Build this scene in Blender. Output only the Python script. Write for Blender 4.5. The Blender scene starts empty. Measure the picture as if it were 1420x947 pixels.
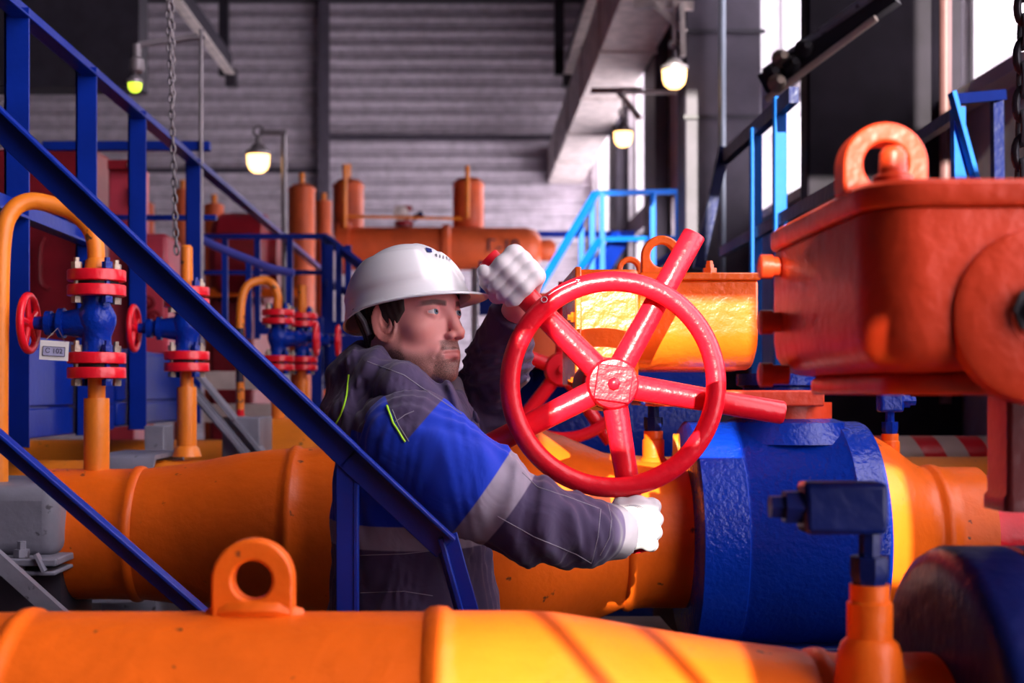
import bpy, bmesh, math, random
import numpy as np
from mathutils import Vector, Matrix
random.seed(4)
sc = bpy.context.scene
PI = math.pi

# ------------------------------------------------------------------ camera
F, VX, HY, CZ = 1900.0, 645.0, 545.0, 1.45          # focal length in px, vanishing point, camera height
cd = bpy.data.cameras.new('camera'); cam = bpy.data.objects.new('camera', cd)
sc.collection.objects.link(cam); sc.camera = cam
cam.location = (0, 0, CZ); cam.rotation_euler = (PI/2, 0, 0)
cd.sensor_width = 36; cd.lens = F/1420*36
cd.shift_x = (710-VX)/1420; cd.shift_y = (HY-473.5)/1420
cd.clip_start = 0.05
cd.dof.use_dof = True; cd.dof.focus_distance = 2.42; cd.dof.aperture_fstop = 4.5

# ------------------------------------------------------------------ light
SUN = Vector((0.02, 0.95, -0.30)).normalized()       # direction the sunlight travels
sl = bpy.data.lights.new('sun', 'SUN'); sun = bpy.data.objects.new('sun', sl); sc.collection.objects.link(sun)
sun.rotation_euler = SUN.to_track_quat('-Z', 'Y').to_euler()
sl.energy = 18.0; sl.angle = 0.005; sl.color = (1.0, 0.93, 0.80)

w = bpy.data.worlds.new('sky'); sc.world = w; w.use_nodes = True
nt = w.node_tree; nt.nodes.clear()
def N(t, **k):
    n = nt.nodes.new(t)
    for a, b in k.items(): setattr(n, a, b)
    return n
tc = N('ShaderNodeTexCoord'); sx = N('ShaderNodeSeparateXYZ'); nt.links.new(tc.outputs['Generated'], sx.inputs[0])
rx = N('ShaderNodeMapRange'); nt.links.new(sx.outputs['X'], rx.inputs[0])
rx.inputs[1].default_value = 0.05; rx.inputs[2].default_value = 0.55
mix = N('ShaderNodeMix', data_type='RGBA'); nt.links.new(rx.outputs[0], mix.inputs[0])
mix.inputs[6].default_value = (0.13, 0.09, 0.17, 1)     # hall side: dim lilac skylight
mix.inputs[7].default_value = (6.9, 6.2, 6.8, 1)       # window side: bright hazy sky
bg = N('ShaderNodeBackground'); nt.links.new(mix.outputs[2], bg.inputs[0])
bg.inputs[1].default_value = 1.0
out = N('ShaderNodeOutputWorld'); nt.links.new(bg.outputs[0], out.inputs[0])

sc.view_settings.view_transform = 'Standard'; sc.view_settings.look = 'None'
sc.view_settings.exposure = 0.0; sc.view_settings.gamma = 1.0
sc.view_settings.use_curve_mapping = False
sc.cycles.use_denoising = True
sc.cycles.max_bounces = 6; sc.cycles.diffuse_bounces = 3; sc.cycles.caustics_reflective = False

# ------------------------------------------------------------------ helpers
def P(px, py, Y): return Vector(((px-VX)/F*Y, Y, CZ+(HY-py)/F*Y))
def S(px, Y): return px/F*Y
X_, Y_, Z_ = Vector((1,0,0)), Vector((0,1,0)), Vector((0,0,1))

def srgb(r, g, b):
    f = lambda c: (c/255/12.92 if c/255 <= .04045 else ((c/255+.055)/1.055)**2.4)
    return (f(r), f(g), f(b), 1)

MATS = {}
def paint(name, col, rough=.38, bump=.25, scale=60, var=.12, metal=0.0, coat=0.0, spots=None, detail=3.0, spec=.5):
    m = bpy.data.materials.new(name); m.use_nodes = True; t = m.node_tree
    b = t.nodes['Principled BSDF']
    b.inputs['Roughness'].default_value = rough; b.inputs['Metallic'].default_value = metal
    b.inputs['Coat Weight'].default_value = coat; b.inputs['Coat Roughness'].default_value = .15
    b.inputs['Specular IOR Level'].default_value = spec
    co = t.nodes.new('ShaderNodeTexCoord')
    n = t.nodes.new('ShaderNodeTexNoise'); n.inputs['Scale'].default_value = 7; n.inputs['Detail'].default_value = 6
    t.links.new(co.outputs['Object'], n.inputs['Vector'])
    mx = t.nodes.new('ShaderNodeMix'); mx.data_type = 'RGBA'
    mr = t.nodes.new('ShaderNodeMapRange'); mr.inputs[1].default_value = .35; mr.inputs[2].default_value = .65
    t.links.new(n.outputs['Fac'], mr.inputs[0]); t.links.new(mr.outputs[0], mx.inputs[0])
    mx.inputs[6].default_value = tuple(min(1, c*(1-var)) for c in col[:3])+(1,)
    mx.inputs[7].default_value = tuple(min(1, c*(1+var)) for c in col[:3])+(1,)
    src = mx.outputs[2]
    if spots:
        n3 = t.nodes.new('ShaderNodeTexNoise'); n3.inputs['Scale'].default_value = spots[1]; n3.inputs['Detail'].default_value = 5
        t.links.new(co.outputs['Object'], n3.inputs['Vector'])
        r3 = t.nodes.new('ShaderNodeMapRange'); r3.inputs[1].default_value = spots[2]; r3.inputs[2].default_value = spots[2]+.04
        t.links.new(n3.outputs['Fac'], r3.inputs[0])
        m3 = t.nodes.new('ShaderNodeMix'); m3.data_type = 'RGBA'; t.links.new(r3.outputs[0], m3.inputs[0])
        t.links.new(src, m3.inputs[6]); m3.inputs[7].default_value = spots[0]; src = m3.outputs[2]
    t.links.new(src, b.inputs['Base Color'])
    if bump:
        n2 = t.nodes.new('ShaderNodeTexNoise'); n2.inputs['Scale'].default_value = scale; n2.inputs['Detail'].default_value = detail
        t.links.new(co.outputs['Object'], n2.inputs['Vector'])
        bp = t.nodes.new('ShaderNodeBump'); bp.inputs['Strength'].default_value = bump; bp.inputs['Distance'].default_value = .004
        t.links.new(n2.outputs['Fac'], bp.inputs['Height']); t.links.new(bp.outputs[0], b.inputs['Normal'])
    MATS[name] = m; return m
def emit(name, col, s):
    m = bpy.data.materials.new(name); m.use_nodes = True; b = m.node_tree.nodes['Principled BSDF']
    b.inputs['Base Color'].default_value = col; b.inputs['Emission Color'].default_value = col
    b.inputs['Emission Strength'].default_value = s; return m

ORANGE = paint('orange pipe paint', (.86, .135, .007, 1), .38, .35, 55, .10, spec=.3, spots=((.10,.03,.015,1), 26, .69))
ORANGEG = paint('glossy orange gearbox enamel', (.78, .115, .006, 1), .27, .5, 55, .14, coat=.3)
REDLEAD = paint('red orange gearbox enamel and shade', (.58, .042, .010, 1), .38, .6, 40, .16, spec=.35)
YELLOW = paint('amber pipe paint', (.85, .225, .014, 1), .4, .25, 60, .12, spots=((.12,.05,.02,1), 30, .68))
REDORANGE = paint('red lead vessel paint', (.72, .115, .03, 1), .45, .2, 20, .12)
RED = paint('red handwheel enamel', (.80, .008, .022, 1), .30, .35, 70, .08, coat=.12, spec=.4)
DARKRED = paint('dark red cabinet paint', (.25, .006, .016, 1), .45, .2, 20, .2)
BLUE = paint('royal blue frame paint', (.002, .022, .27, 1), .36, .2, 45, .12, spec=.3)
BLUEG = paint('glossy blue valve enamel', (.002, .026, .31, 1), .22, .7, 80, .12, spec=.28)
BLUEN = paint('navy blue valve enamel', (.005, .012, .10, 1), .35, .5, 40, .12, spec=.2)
SUNLIT_BLUE = paint('blue stair paint with sunlight', (.001, .13, .60, 1), .5, .2, 30, .1, spec=.2)  # sunlit cyan of the blue rails and posts put into the colour
GREY = paint('grey steel paint', (.20, .20, .25, 1), .5, .4, 40, .2, spots=((.05,.045,.06,1), 24, .66))
STEEL = paint('bare bolt steel', (.30, .24, .19, 1), .4, .4, 120, .4, metal=.6)
DARKSTEEL = paint('dark roof steel', (.035, .03, .045, 1), .5, .2, 20, .2)
LILAC = paint('grey lilac wall sheeting', (.64, .57, .65, 1), .5, .1, 6, .14)
PALE = paint('pale galvanised duct', (.72, .63, .60, 1), .55, .2, 9, .2)
CONC = paint('dark concrete', (.055, .048, .058, 1), .8, .4, 20, .3)
PLASTER = paint('pale plaster wall', (.50, .46, .50, 1), .8, .2, 12, .1)
COLUMN = paint('dark violet column paint', (.070, .058, .085, 1), .55, .2, 20, .15)
WHITE = paint('white frame paint', (.75, .74, .76, 1), .5, .1, 20, .05)
CHAINM = paint('grey chain steel', (.16, .14, .15, 1), .4, .3, 90, .3, metal=.7)
BLACK = paint('black rubber', (.012, .010, .016, 1), .6, .2, 60, .2)
CREAM = paint('cream band paint', (.62, .50, .42, 1), .45, .3, 50, .1)
TAGW = paint('white tag plastic', (.78, .75, .72, 1), .5, .05, 60, .04)
TAGB = paint('lilac tag paper', (.42, .42, .62, 1), .6, 0, 60, .04)
INK = paint('dark printing ink', (.02, .015, .04, 1), .6, 0, 60, .05)
BULB = emit('lit amber lamp glass', (1.0, .56, .20, 1), 5.0)
BULBC = emit('hot lamp core', (1.0, .86, .55, 1), 16.0)
GREENB = emit('lit green lamp glass', (.62, .85, .05, 1), 1.6)
LAMPSH = paint('cast lamp metal', (.25, .22, .24, 1), .4, .3, 60, .2, metal=.4)
m = bpy.data.materials.new('window glass'); m.use_nodes = True; t = m.node_tree; t.nodes.clear()
tr = t.nodes.new('ShaderNodeBsdfTransparent'); gl = t.nodes.new('ShaderNodeBsdfGlossy'); gl.inputs['Roughness'].default_value = .02
ms = t.nodes.new('ShaderNodeMixShader'); ms.inputs[0].default_value = .05; o_ = t.nodes.new('ShaderNodeOutputMaterial')
t.links.new(tr.outputs[0], ms.inputs[1]); t.links.new(gl.outputs[0], ms.inputs[2]); t.links.new(ms.outputs[0], o_.inputs[0])
GLASS = m

def frame_of(d):
    d = Vector(d).normalized(); a = Z_ if abs(d.z) < .9 else X_
    u = d.cross(a).normalized(); return d, u, u.cross(d).normalized()

class MB:
    def __init__(s): s.v, s.f = [], []
    def add(s, vs, fs):
        n = len(s.v); s.v += [Vector(v) for v in vs]; s.f += [[i+n for i in f] for f in fs]; return s
    def box(s, x0, x1, y0, y1, z0, z1):
        vs = [(x, y, z) for x in (x0, x1) for y in (y0, y1) for z in (z0, z1)]
        return s.add(vs, [(0,1,3,2), (4,6,7,5), (0,4,5,1), (2,3,7,6), (0,2,6,4), (1,5,7,3)])
    def bar(s, a, b, w, h, up=Z_):                     # box from a to b, w wide sideways, h high along up
        a, b = Vector(a), Vector(b); d = (b-a).normalized(); r = d.cross(Vector(up)).normalized(); u = r.cross(d).normalized()
        vs = [p + r*i*w/2 + u*j*h/2 for p in (a, b) for i, j in ((-1,-1), (1,-1), (1,1), (-1,1))]
        return s.add(vs, [(0,1,2,3), (7,6,5,4)] + [(k, k+4, (k+1)%4+4, (k+1)%4) for k in range(4)])
    def ring_loft(s, rings, caps=True, closed=False):
        n = len(rings[0]); vs = [p for r in rings for p in r]; m = len(rings); fs = []
        for i in range(m if closed else m-1):
            j = (i+1) % m
            fs += [(i*n+k, i*n+(k+1)%n, j*n+(k+1)%n, j*n+k) for k in range(n)]
        if caps and not closed: fs += [tuple(range(n))[::-1], tuple(range((m-1)*n, m*n))]
        return s.add(vs, fs)
    def tube(s, pts, r, seg=16, closed=False, caps=True):
        pts = [Vector(p) for p in pts]; n = len(pts); rs = r if isinstance(r, (list, tuple)) else [r]*n
        rings, u = [], None
        for i, p in enumerate(pts):
            if closed: d = pts[(i+1) % n]-pts[i-1]
            else: d = pts[min(i+1, n-1)]-pts[max(i-1, 0)]
            d.normalize()
            if u is None: _, u, _ = frame_of(d)
            u = (u - d*u.dot(d)).normalized(); w_ = d.cross(u)
            rings.append([p+(u*math.cos(2*PI*k/seg)+w_*math.sin(2*PI*k/seg))*rs[i] for k in range(seg)])
        return s.ring_loft(rings, caps, closed)
    def lathe(s, o, axis, prof, seg=32, phase=0):      # prof: (distance along the axis, radius)
        d, u, w_ = frame_of(axis); o = Vector(o)
        return s.ring_loft([[o+d*t+(u*math.cos(2*PI*k/seg+phase)+w_*math.sin(2*PI*k/seg+phase))*max(r, 1e-4) for k in range(seg)] for t, r in prof])
    def prism(s, poly, o, ux, uy, th, n=None):          # polygon extruded by th along ux x uy
        o, ux, uy = Vector(o), Vector(ux), Vector(uy); n = Vector(n) if n else ux.cross(uy)
        a = [o+ux*x+uy*y for x, y in poly]; return s.ring_loft([a, [p+n*th for p in a]])
    def ball(s, c, rx, ry=None, rz=None, seg=20):
        ry = ry or rx; rz = rz or rx; c = Vector(c); rings = []
        for i in range(1, seg//2):
            t = PI*i/(seg//2)
            rings.append([c+Vector((rx*math.sin(t)*math.cos(2*PI*k/seg), ry*math.sin(t)*math.sin(2*PI*k/seg), -rz*math.cos(t))) for k in range(seg)])
        return s.ring_loft(rings)
    def lug(s, c, r, hole, foot, ux, uz, th):           # lifting eye: arch of radius r round c, legs down by foot, hole
        c, ux, uz = Vector(c), Vector(ux).normalized(), Vector(uz).normalized(); n = ux.cross(uz).normalized()
        K = 40; o, i = [], []
        for k in range(K):
            a = 2*PI*k/K - PI/2
            i.append((hole*math.cos(a), hole*math.sin(a)))
            x, z = r*math.cos(a), r*math.sin(a)
            if z < 0:
                if abs(x) < r*.72: z = -foot; x = x/.72
                else: q = (1-(abs(x)/r-.72)/.28); z = -foot*q; x = r*(1 if x > 0 else -1)
            o.append((x, z))
        f = lambda p, t: c+ux*p[0]+uz*p[1]+n*t
        vs = [f(p, -th/2) for p in o]+[f(p, -th/2) for p in i]+[f(p, th/2) for p in o]+[f(p, th/2) for p in i]; fs = []
        for k in range(K):
            j = (k+1) % K
            fs += [(k, j, K+j, K+k), (2*K+k, 3*K+k, 3*K+j, 2*K+j), (k, 2*K+k, 2*K+j, j), (K+k, K+j, 3*K+j, 3*K+k)]
        return s.add(vs, fs)

ORG = {}
def obj(name, mb, mat, parent=None, smooth=35, bevel=0, bseg=2, label=None):
    me = bpy.data.meshes.new(name); off = ORG[parent.name] if parent else Vector((0,0,0))
    bm = bmesh.new(); vs = [bm.verts.new(v-off) for v in mb.v]
    for f in mb.f:
        try: bm.faces.new([vs[i] for i in f])
        except ValueError: pass
    bmesh.ops.recalc_face_normals(bm, faces=bm.faces); bm.to_mesh(me); bm.free()
    o = bpy.data.objects.new(name, me); sc.collection.objects.link(o); me.materials.append(mat)
    if smooth:
        me.shade_smooth(); me.set_sharp_from_angle(angle=math.radians(smooth))
    if bevel:
        b = o.modifiers.new('bevel', 'BEVEL'); b.width = bevel; b.segments = bseg; b.limit_method = 'ANGLE'; b.angle_limit = math.radians(40)
    if parent: o.parent = parent
    ORG[o.name] = off
    if label: o['label'] = label
    return o
def thing(name, label, cat, loc=(0,0,0), group=None):
    o = bpy.data.objects.new(name, None); sc.collection.objects.link(o); o.location = loc; o.empty_display_size = .05
    o['label'] = label; o['category'] = cat
    if group: o['group'] = group
    ORG[o.name] = Vector(loc); return o
def tag(o, label, cat, group=None):
    o['label'] = label; o['category'] = cat
    if group: o['group'] = group
    return o
def struct(name, mb, mat, parent=None, **k):
    o = obj(name, mb, mat, parent, **k)
    if not parent: o['kind'] = 'structure'
    return o
def circle(c, r, ux, uz, n=48): return [Vector(c)+Vector(ux)*r*math.cos(2*PI*k/n)+Vector(uz)*r*math.sin(2*PI*k/n) for k in range(n)]
def spline(pts, n=8):                                  # Catmull-Rom
    pts = [Vector(p) for p in pts]; q = [2*pts[0]-pts[1]]+pts+[2*pts[-1]-pts[-2]]; o = []
    for i in range(1, len(q)-2):
        a, b, c, d = q[i-1:i+3]
        for k in range(n):
            t = k/n; o.append(.5*((2*b)+(c-a)*t+(2*a-5*b+4*c-d)*t*t+(3*b-a-3*c+d)*t**3))
    return o+[pts[-1]]
def text(name, body, size, loc, right, up, mat, parent=None, depth=.0006, align='CENTER'):
    cu = bpy.data.curves.new(name, 'FONT'); cu.body = body; cu.size = size; cu.extrude = depth; cu.align_x = align; cu.align_y = 'CENTER'
    tmp = bpy.data.objects.new('tmp', cu); sc.collection.objects.link(tmp)
    dg = bpy.context.evaluated_depsgraph_get(); me = bpy.data.meshes.new_from_object(tmp.evaluated_get(dg))
    bpy.data.objects.remove(tmp); r, u = Vector(right).normalized(), Vector(up).normalized(); nn = r.cross(u)
    M = Matrix((r, u, nn)).transposed().to_4x4(); M.translation = Vector(loc)-(ORG[parent.name] if parent else Vector())
    me.transform(M); me.materials.clear(); me.materials.append(mat); me.name = name
    o = bpy.data.objects.new(name, me); sc.collection.objects.link(o)
    if parent: o.parent = parent
    ORG[o.name] = ORG[parent.name] if parent else Vector()
    return o

# ------------------------------------------------------------------ setting
WX, BY, CH = 1.9, 20.6, 7.3                              # right wall plane, back wall plane, ceiling height
struct('floor', MB().box(-9.3, 2.15, -5, 20.9, -.2, 0), CONC)
struct('wall_left', MB().box(-9.3, -9.1, -5, 20.6, 0, 7.3), COLUMN)
struct('ceiling', MB().box(-9.3, 2.15, -5, 20.9, CH, CH+.2), DARKSTEEL)
cor = MB(); prof = []                                    # corrugated sheeting: trapezoid ribs running sideways
z = 0.0
while z < CH:
    prof += [(0, z), (0, z+.10), (-.035, z+.125), (-.035, z+.185)]; z += .21
prof = [(BY+a, min(b, CH)) for a, b in prof]
cor.add([(x, y, zz) for y, zz in prof for x in (-9.3, 2.15)], [(2*i, 2*i+1, 2*i+3, 2*i+2) for i in range(len(prof)-1)])
cor.box(-9.3, 2.15, BY+.02, BY+.3, 0, CH)
struct('wall_back', cor, LILAC, smooth=0)
gm = MB()
for zz in (5.28,): gm.box(-2.05, 1.75, BY-.12, BY-.04, zz-.03, zz+.03)
for zz in (4.78,): gm.box(-9, -2.15, BY-.12, BY-.04, zz-.03, zz+.03)
struct('trim_1', gm, COLUMN)
hm = MB().box(-2.19, -2.03, BY-.20, BY-.17, 0, CH).box(-2.19, -2.03, BY-.05, BY-.04, 0, CH).box(-2.12, -2.10, BY-.17, BY-.05, 0, CH)
struct('column_back', hm, paint('grey violet column steel', (.13, .11, .15, 1), .5, .1, 20, .1))

# right wall: a slab with window openings, cut along a grid of its own edges
OPEN = [  # (y0, y1, z0, z1)
    (4.55, 5.38, 2.56, 3.3), (4.55, 5.38, 3.42, 6.3),
    (7.15, 9.3, 2.56, 3.22), (7.15, 9.3, 3.44, 6.3),
    (10.3, 12.6, .9, 3.22),
    (13.6, 15.9, .9, 3.22), (13.6, 15.9, 3.44, 5.2),
    (16.9, 20.4, .9, 3.22), (16.9, 20.4, 3.44, 5.4),
]
OPEN += [(-1.4, 1.45, .9, 6.6), (1.7, 3.1, 1.7, 6.6)]  # unseen near openings, added to light worker and foreground from the right
def wall_with_holes(x0, x1, ya, yb, za, zb, holes):
    ys = sorted({ya, yb} | {h[i] for h in holes for i in (0, 1)}); zs = sorted({za, zb} | {h[i] for h in holes for i in (2, 3)})
    mb = MB(); solid = {}
    for i in range(len(ys)-1):
        for j in range(len(zs)-1):
            c = ((ys[i]+ys[i+1])/2, (zs[j]+zs[j+1])/2)
            solid[i, j] = not any(h[0] < c[0] < h[1] and h[2] < c[1] < h[3] for h in holes)
    for (i, j), ok in solid.items():
        if not ok: continue
        y0, y1, z0, z1 = ys[i], ys[i+1], zs[j], zs[j+1]
        mb.add([(x0, y0, z0), (x0, y1, z0), (x0, y1, z1), (x0, y0, z1)], [(0,1,2,3)])
        mb.add([(x1, y0, z0), (x1, y1, z0), (x1, y1, z1), (x1, y0, z1)], [(3,2,1,0)])
        for di, dj, q in ((-1,0,((y0,z0),(y0,z1))), (1,0,((y1,z0),(y1,z1))), (0,-1,((y0,z0),(y1,z0))), (0,1,((y0,z1),(y1,z1)))):
            if not solid.get((i+di, j+dj), False):
                mb.add([(x0, *q[0]), (x0, *q[1]), (x1, *q[1]), (x1, *q[0])], [(0,1,2,3)])
    return mb
struct('wall_right', wall_with_holes(WX, WX+.25, -5, BY, 0, CH, OPEN), PLASTER, smooth=0)
for k, (y0, y1, z0, z1) in enumerate(OPEN):
    fb = MB(); xa, xb, t_ = WX+.08, WX+.14, .045
    fb.box(xa, xb, y0, y1, z0, z0+t_).box(xa, xb, y0, y1, z1-t_, z1).box(xa, xb, y0, y0+t_, z0, z1).box(xa, xb, y1-t_, y1, z0, z1)
    if y0 > 4: 
        n = max(1, round((y1-y0)/.8))
        for q in range(1, n): fb.box(xa, xb, y0+(y1-y0)*q/n-.02, y0+(y1-y0)*q/n+.02, z0, z1)
    wo = struct('window_%d' % (k+1), fb, WHITE)
    obj('pane', MB().box(WX+.105, WX+.115, y0+.01, y1-.01, z0+.01, z1-.01), GLASS, wo)
    if y0 > 4 and z0 < 3: obj('sill', MB().box(WX-.10, WX+.08, y0-.1, y1+.1, z0-.05, z0), WHITE, wo)
# unseen wall behind the camera, its openings added and shaped to throw sun patches
FY = -1.6
SUN_OPENINGS = [(.06, .485, 2.61, 3.03), (.0, .052, 2.775, 2.83), (.16, .262, 2.42, 2.53), (-.10, .25, 2.0, 2.26), (.325, .346, 2.39, 2.48),
         (.76, .825, 2.45, 2.74), (.80, 1.78, 3.84, 4.45), (1.56, 1.86, 4.6, 5.4), (.2, 1.3, 5.35, 6.3)]
wf = wall_with_holes(FY-.12, FY, -9.3, WX+.25, 0, CH, SUN_OPENINGS)
wf.v = [Vector((v.y, v.x, v.z)) for v in wf.v]
struct('wall_sun_mask', wf, COLUMN, smooth=0)
for k, (x0, x1, z0, z1) in enumerate(SUN_OPENINGS):
    fb = MB(); t_ = .008; ya, yb = FY-.08, FY-.04
    fb.box(x0, x1, ya, yb, z0, z0+t_).box(x0, x1, ya, yb, z1-t_, z1).box(x0, x0+t_, ya, yb, z0, z1).box(x1-t_, x1, ya, yb, z0, z1)
    if k == 3:
        for a, wb in ((.03, .030), (.135, .022)): fb.bar((a-.044, FY-.06, z1), (a+.133, FY-.06, z0), .01, wb+.026, Y_)  # diagonal bars added to cut the sun into slanting stripes
    wo = struct('window_%d' % (k+20), fb, WHITE)  # added opening out of view, sized for its patch of sun
    obj('pane', MB().box(x0, x1, FY-.062, FY-.058, z0, z1), GLASS, wo)
# columns standing against the right wall
def column(name, x0, x1, y0, y1, m):
    c = MB().box(x0, x1, y0, y1, 0, CH); o = struct(name, c, m, bevel=.01)
    return o
column('column_1', 1.30, 1.89, 5.2, 5.32, paint('near black column paint', (.016, .012, .020, 1), .6, .2, 20, .2, spec=.15))
column('column_2', 1.285, 1.73, 8.0, 8.3, COLUMN)
column('column_3', 1.76, 1.89, 12.7, 13.5, COLUMN)
column('column_4', 1.76, 1.89, 16.0, 16.8, COLUMN)
for zz in (3.06, 3.56): struct('trim_2', MB().box(1.275, 1.75, 7.985, 8.0, zz-.012, zz+.012), DARKSTEEL)
# grey curved cladding of the window reveal
rv = MB(); rv.tube([(1.80, 5.95, 0), (1.80, 5.95, CH)], .085, 20)
struct('column_5', rv, paint('pale reveal cladding', (.42, .40, .46, 1), .5, .1, 20, .08))
obj_pipe = obj('drain_pipe', MB().tube([P(1311, 560, 5.1), P(1311, -60, 5.1)], .022, 14), paint('brown drain paint', (.16, .07, .07, 1), .5, .2, 30, .1))
tag(obj_pipe, 'thin brown vertical pipe beside the tall window at right', 'pipe')
# ------------------------------------------------------------------ far pipeline (behind the worker) with its big ball valve
k3 = 3.0/F
def xa(px, Y=3.0): return (px-VX)/F*Y
AZ = CZ-.308; AC = Vector((0, 3.0, AZ))                 # pipeline axis
def px_prof(l, Y=3.0): return [(xa(p, Y), r) for p, r in l]
def bead(px, r, Y=3.0, h=.006, w_=.012):
    return [(xa(px, Y)-w_, r), (xa(px, Y)-w_*.6, r+h*.8), (xa(px, Y), r+h), (xa(px, Y)+w_*.6, r+h*.8), (xa(px, Y)+w_, r)]
fp = thing('pipeline', 'thick orange pipeline swelling behind the worker at waist height', 'pipe', (xa(300), 3.0, AZ))
prof = px_prof([(62, .142), (170, .142)]) + bead(194, .143) + px_prof([(215, .145), (270, .156), (330, .175), (375, .184), (395, .186)]) + bead(411, .187) + \
    px_prof([(440, .187), (500, .192), (560, .212), (610, .235), (640, .244), (700, .244), (730, .239), (780, .215), (830, .182), (855, .166)]) + bead(868, .163) + px_prof([(890, .161), (952, .161)])
obj('pipe_wall', MB().lathe(AC, X_, prof, 72), ORANGE, fp, smooth=50)
# eye bolt plates standing on the reducer next to the valve
lg = MB().lug(P(938, 618, 2.95), .026, .013, .05, (.25,1,0), Z_, .012); obj('lifting_eye', lg, YELLOW, fp)

bv = thing('ball_valve', 'big glossy blue drum of the ball valve under the lit orange gearbox', 'valve', (xa(1070), 3.0, 0))
dp = px_prof([(946, .15), (947, .236), (951, .246), (1008, .246), (1010, .2425), (1014, .2425), (1017, .246), (1146, .246), (1150, .250), (1154, .246), (1186, .246), (1191, .243), (1193, .235)])
obj('drum', MB().lathe(AC, X_, dp, 96), BLUEG, bv, smooth=40)
cn = px_prof([(1192, .226), (1200, .222), (1225, .200), (1245, .176), (1262, .156), (1275, .147)]) + bead(1289, .147, h=.005, w_=.014) + px_prof([(1310, .146), (1352, .146)])
cone = thing('outlet_pipe', 'orange pipe leaving the blue drum towards the right', 'pipe', (xa(1300), 3.0, AZ))
obj('pipe_wall', MB().lathe(AC, X_, cn, 72), ORANGE, cone, smooth=50)
obj('red_collar', MB().lathe(AC, X_, px_prof([(1352, .120), (1353, .128), (1480, .128)]), 48), RED, cone, label='glossy red collar')
nk = MB().lathe((xa(1085), 3.0, AZ+.20), Z_, [(0, .16), (.045, .13), (.06, .085), (.12, .085), (.125, .10), (.15, .10)], 40)
obj('neck', nk, BLUEG, bv)
obj('foot', MB().box(xa(960), xa(1000), 2.76, 2.9, AZ-.30, AZ-.23), BLUEG, bv, bevel=.004)
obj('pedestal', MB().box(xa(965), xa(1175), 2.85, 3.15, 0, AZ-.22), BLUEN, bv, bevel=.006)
# grey floor plate between the pipes
fl = MB().box(xa(640), xa(960), 2.70, 3.5, CZ-.60, CZ-.57); struct('platform', fl, CONC)
struct('platform', MB().box(xa(660), xa(680), 3.3, 3.4, 0, CZ-.60), DARKSTEEL)

# gearbox of the far valve: worm housing in front, rounded gear case behind it
gb = thing('gearbox', 'sunlit orange gearbox behind the red handwheel', 'gearbox', (xa(1000), 2.95, CZ-.03))
Yg = 2.70
z0, z1 = CZ+(HY-512)/F*Yg, CZ+(HY-388)/F*Yg
x0, x1 = xa(884, Yg), xa(1052, Yg)
h_ = z1-z0
arc = [(0, h_), (0, h_*.42)] + [(.10-.10*math.cos(a), h_*.42-h_*.42*math.sin(a)) for a in [PI/2*i/8 for i in range(1, 9)]] + [(.42, 0), (.42, h_)]
cs = MB().prism(arc, (x0, Yg, z0), Y_, Z_, x1-x0, X_)
obj('gear_case', cs, ORANGEG, gb, bevel=.006)
obj('lid', MB().box(x0+.004, x1+.003, Yg-.008, Yg+.42, z1-.001, z1+.014), ORANGEG, gb, bevel=.003)
wz0, wz1 = CZ+(HY-548)/F*2.62, CZ+(HY-373)/F*2.62
wh = MB().box(xa(801, 2.62), xa(886, 2.62), 2.62, 2.95, wz0+.03, wz1)
obj('worm_housing', wh, ORANGEG, gb, bevel=.008)
obj('cover_plate', MB().box(xa(797, 2.62), xa(806, 2.62), 2.612, 2.95, wz0+.02, wz1+.004), ORANGEG, gb, bevel=.003)
for py in (395, 440, 490, 530):
    obj('bolt', MB().lathe(P(797, py, 2.66), -X_, [(0, .011), (.008, .011), (.008, .006), (.014, .006)], 6), ORANGEG, gb)
lg = MB().lug(P(917, 355, 2.74), S(28, 2.74), S(16, 2.74), S(36, 2.74), X_, Z_, .022); obj('lifting_eye', lg, ORANGEG, gb, bevel=.003)
lg = MB().lug(P(873, 374, 3.0), S(18, 3.0), S(10, 3.0), S(22, 3.0), X_, Z_, .02); obj('lifting_eye', lg, ORANGEG, gb, bevel=.003)
bo = MB().lathe(P(984, 380, 2.82), Z_, [(0, .015), (.012, .015), (.012, .009), (.020, .009), (.020, .007), (.027, .007)], 6); obj('bolt', bo, ORANGEG, gb)
bp = MB().box(xa(905, 2.86), xa(1144, 2.86), 2.86, 3.25, CZ-.028, CZ+.006); obj('base_plate', bp, REDLEAD, gb, bevel=.004)  # darker enamel on plate and ring paints in the shade under the case
obj('base_ring', MB().lathe((xa(1085), 3.0, CZ-.07), Z_, [(0, .10), (0, .105), (.05, .105)], 40), REDLEAD, gb)

# handwheel
YW = 2.35; C0 = P(848, 532, YW); s_ = YW/F
hw = thing('handwheel', 'big red five-spoked handwheel the worker turns', 'handwheel', C0)
CR = P(850, 533, YW); Rw = 143*s_
obj('rim', MB().tube(circle(CR, Rw, X_, Z_, 96), 14*s_, 20, closed=True), RED, hw, smooth=60)
YS = YW+.038; CS_ = P(848, 532, YS)
spk = [(134.5, 246), (61, 238), (-9.6, 242), (-80.8, 236), (-153.2, 236)]
for a, L in spk:
    a = math.radians(a); d = Vector((math.cos(a), 0, math.sin(a)))
    L *= s_*1.016
    mb = MB().tube([CS_+d*.02, CS_+d*.05, CS_+d*L*.55, CS_+d*(L-.003), CS_+d*L], [.0225, .0222, .0205, .0205, .0185], 20)
    obj('spoke', mb, RED, hw, smooth=50)
obj('hub', MB().lathe(CS_, -Y_, [(-.04, .030), (-.03, .044), (-.012, .045), (.022, .045), (.030, .041), (.031, .03)], 40), RED, hw)
hn = MB(); q = math.radians(8)
ux, uz = Vector((math.cos(q), 0, -math.sin(q))), Vector((math.sin(q), 0, math.cos(q)))
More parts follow.
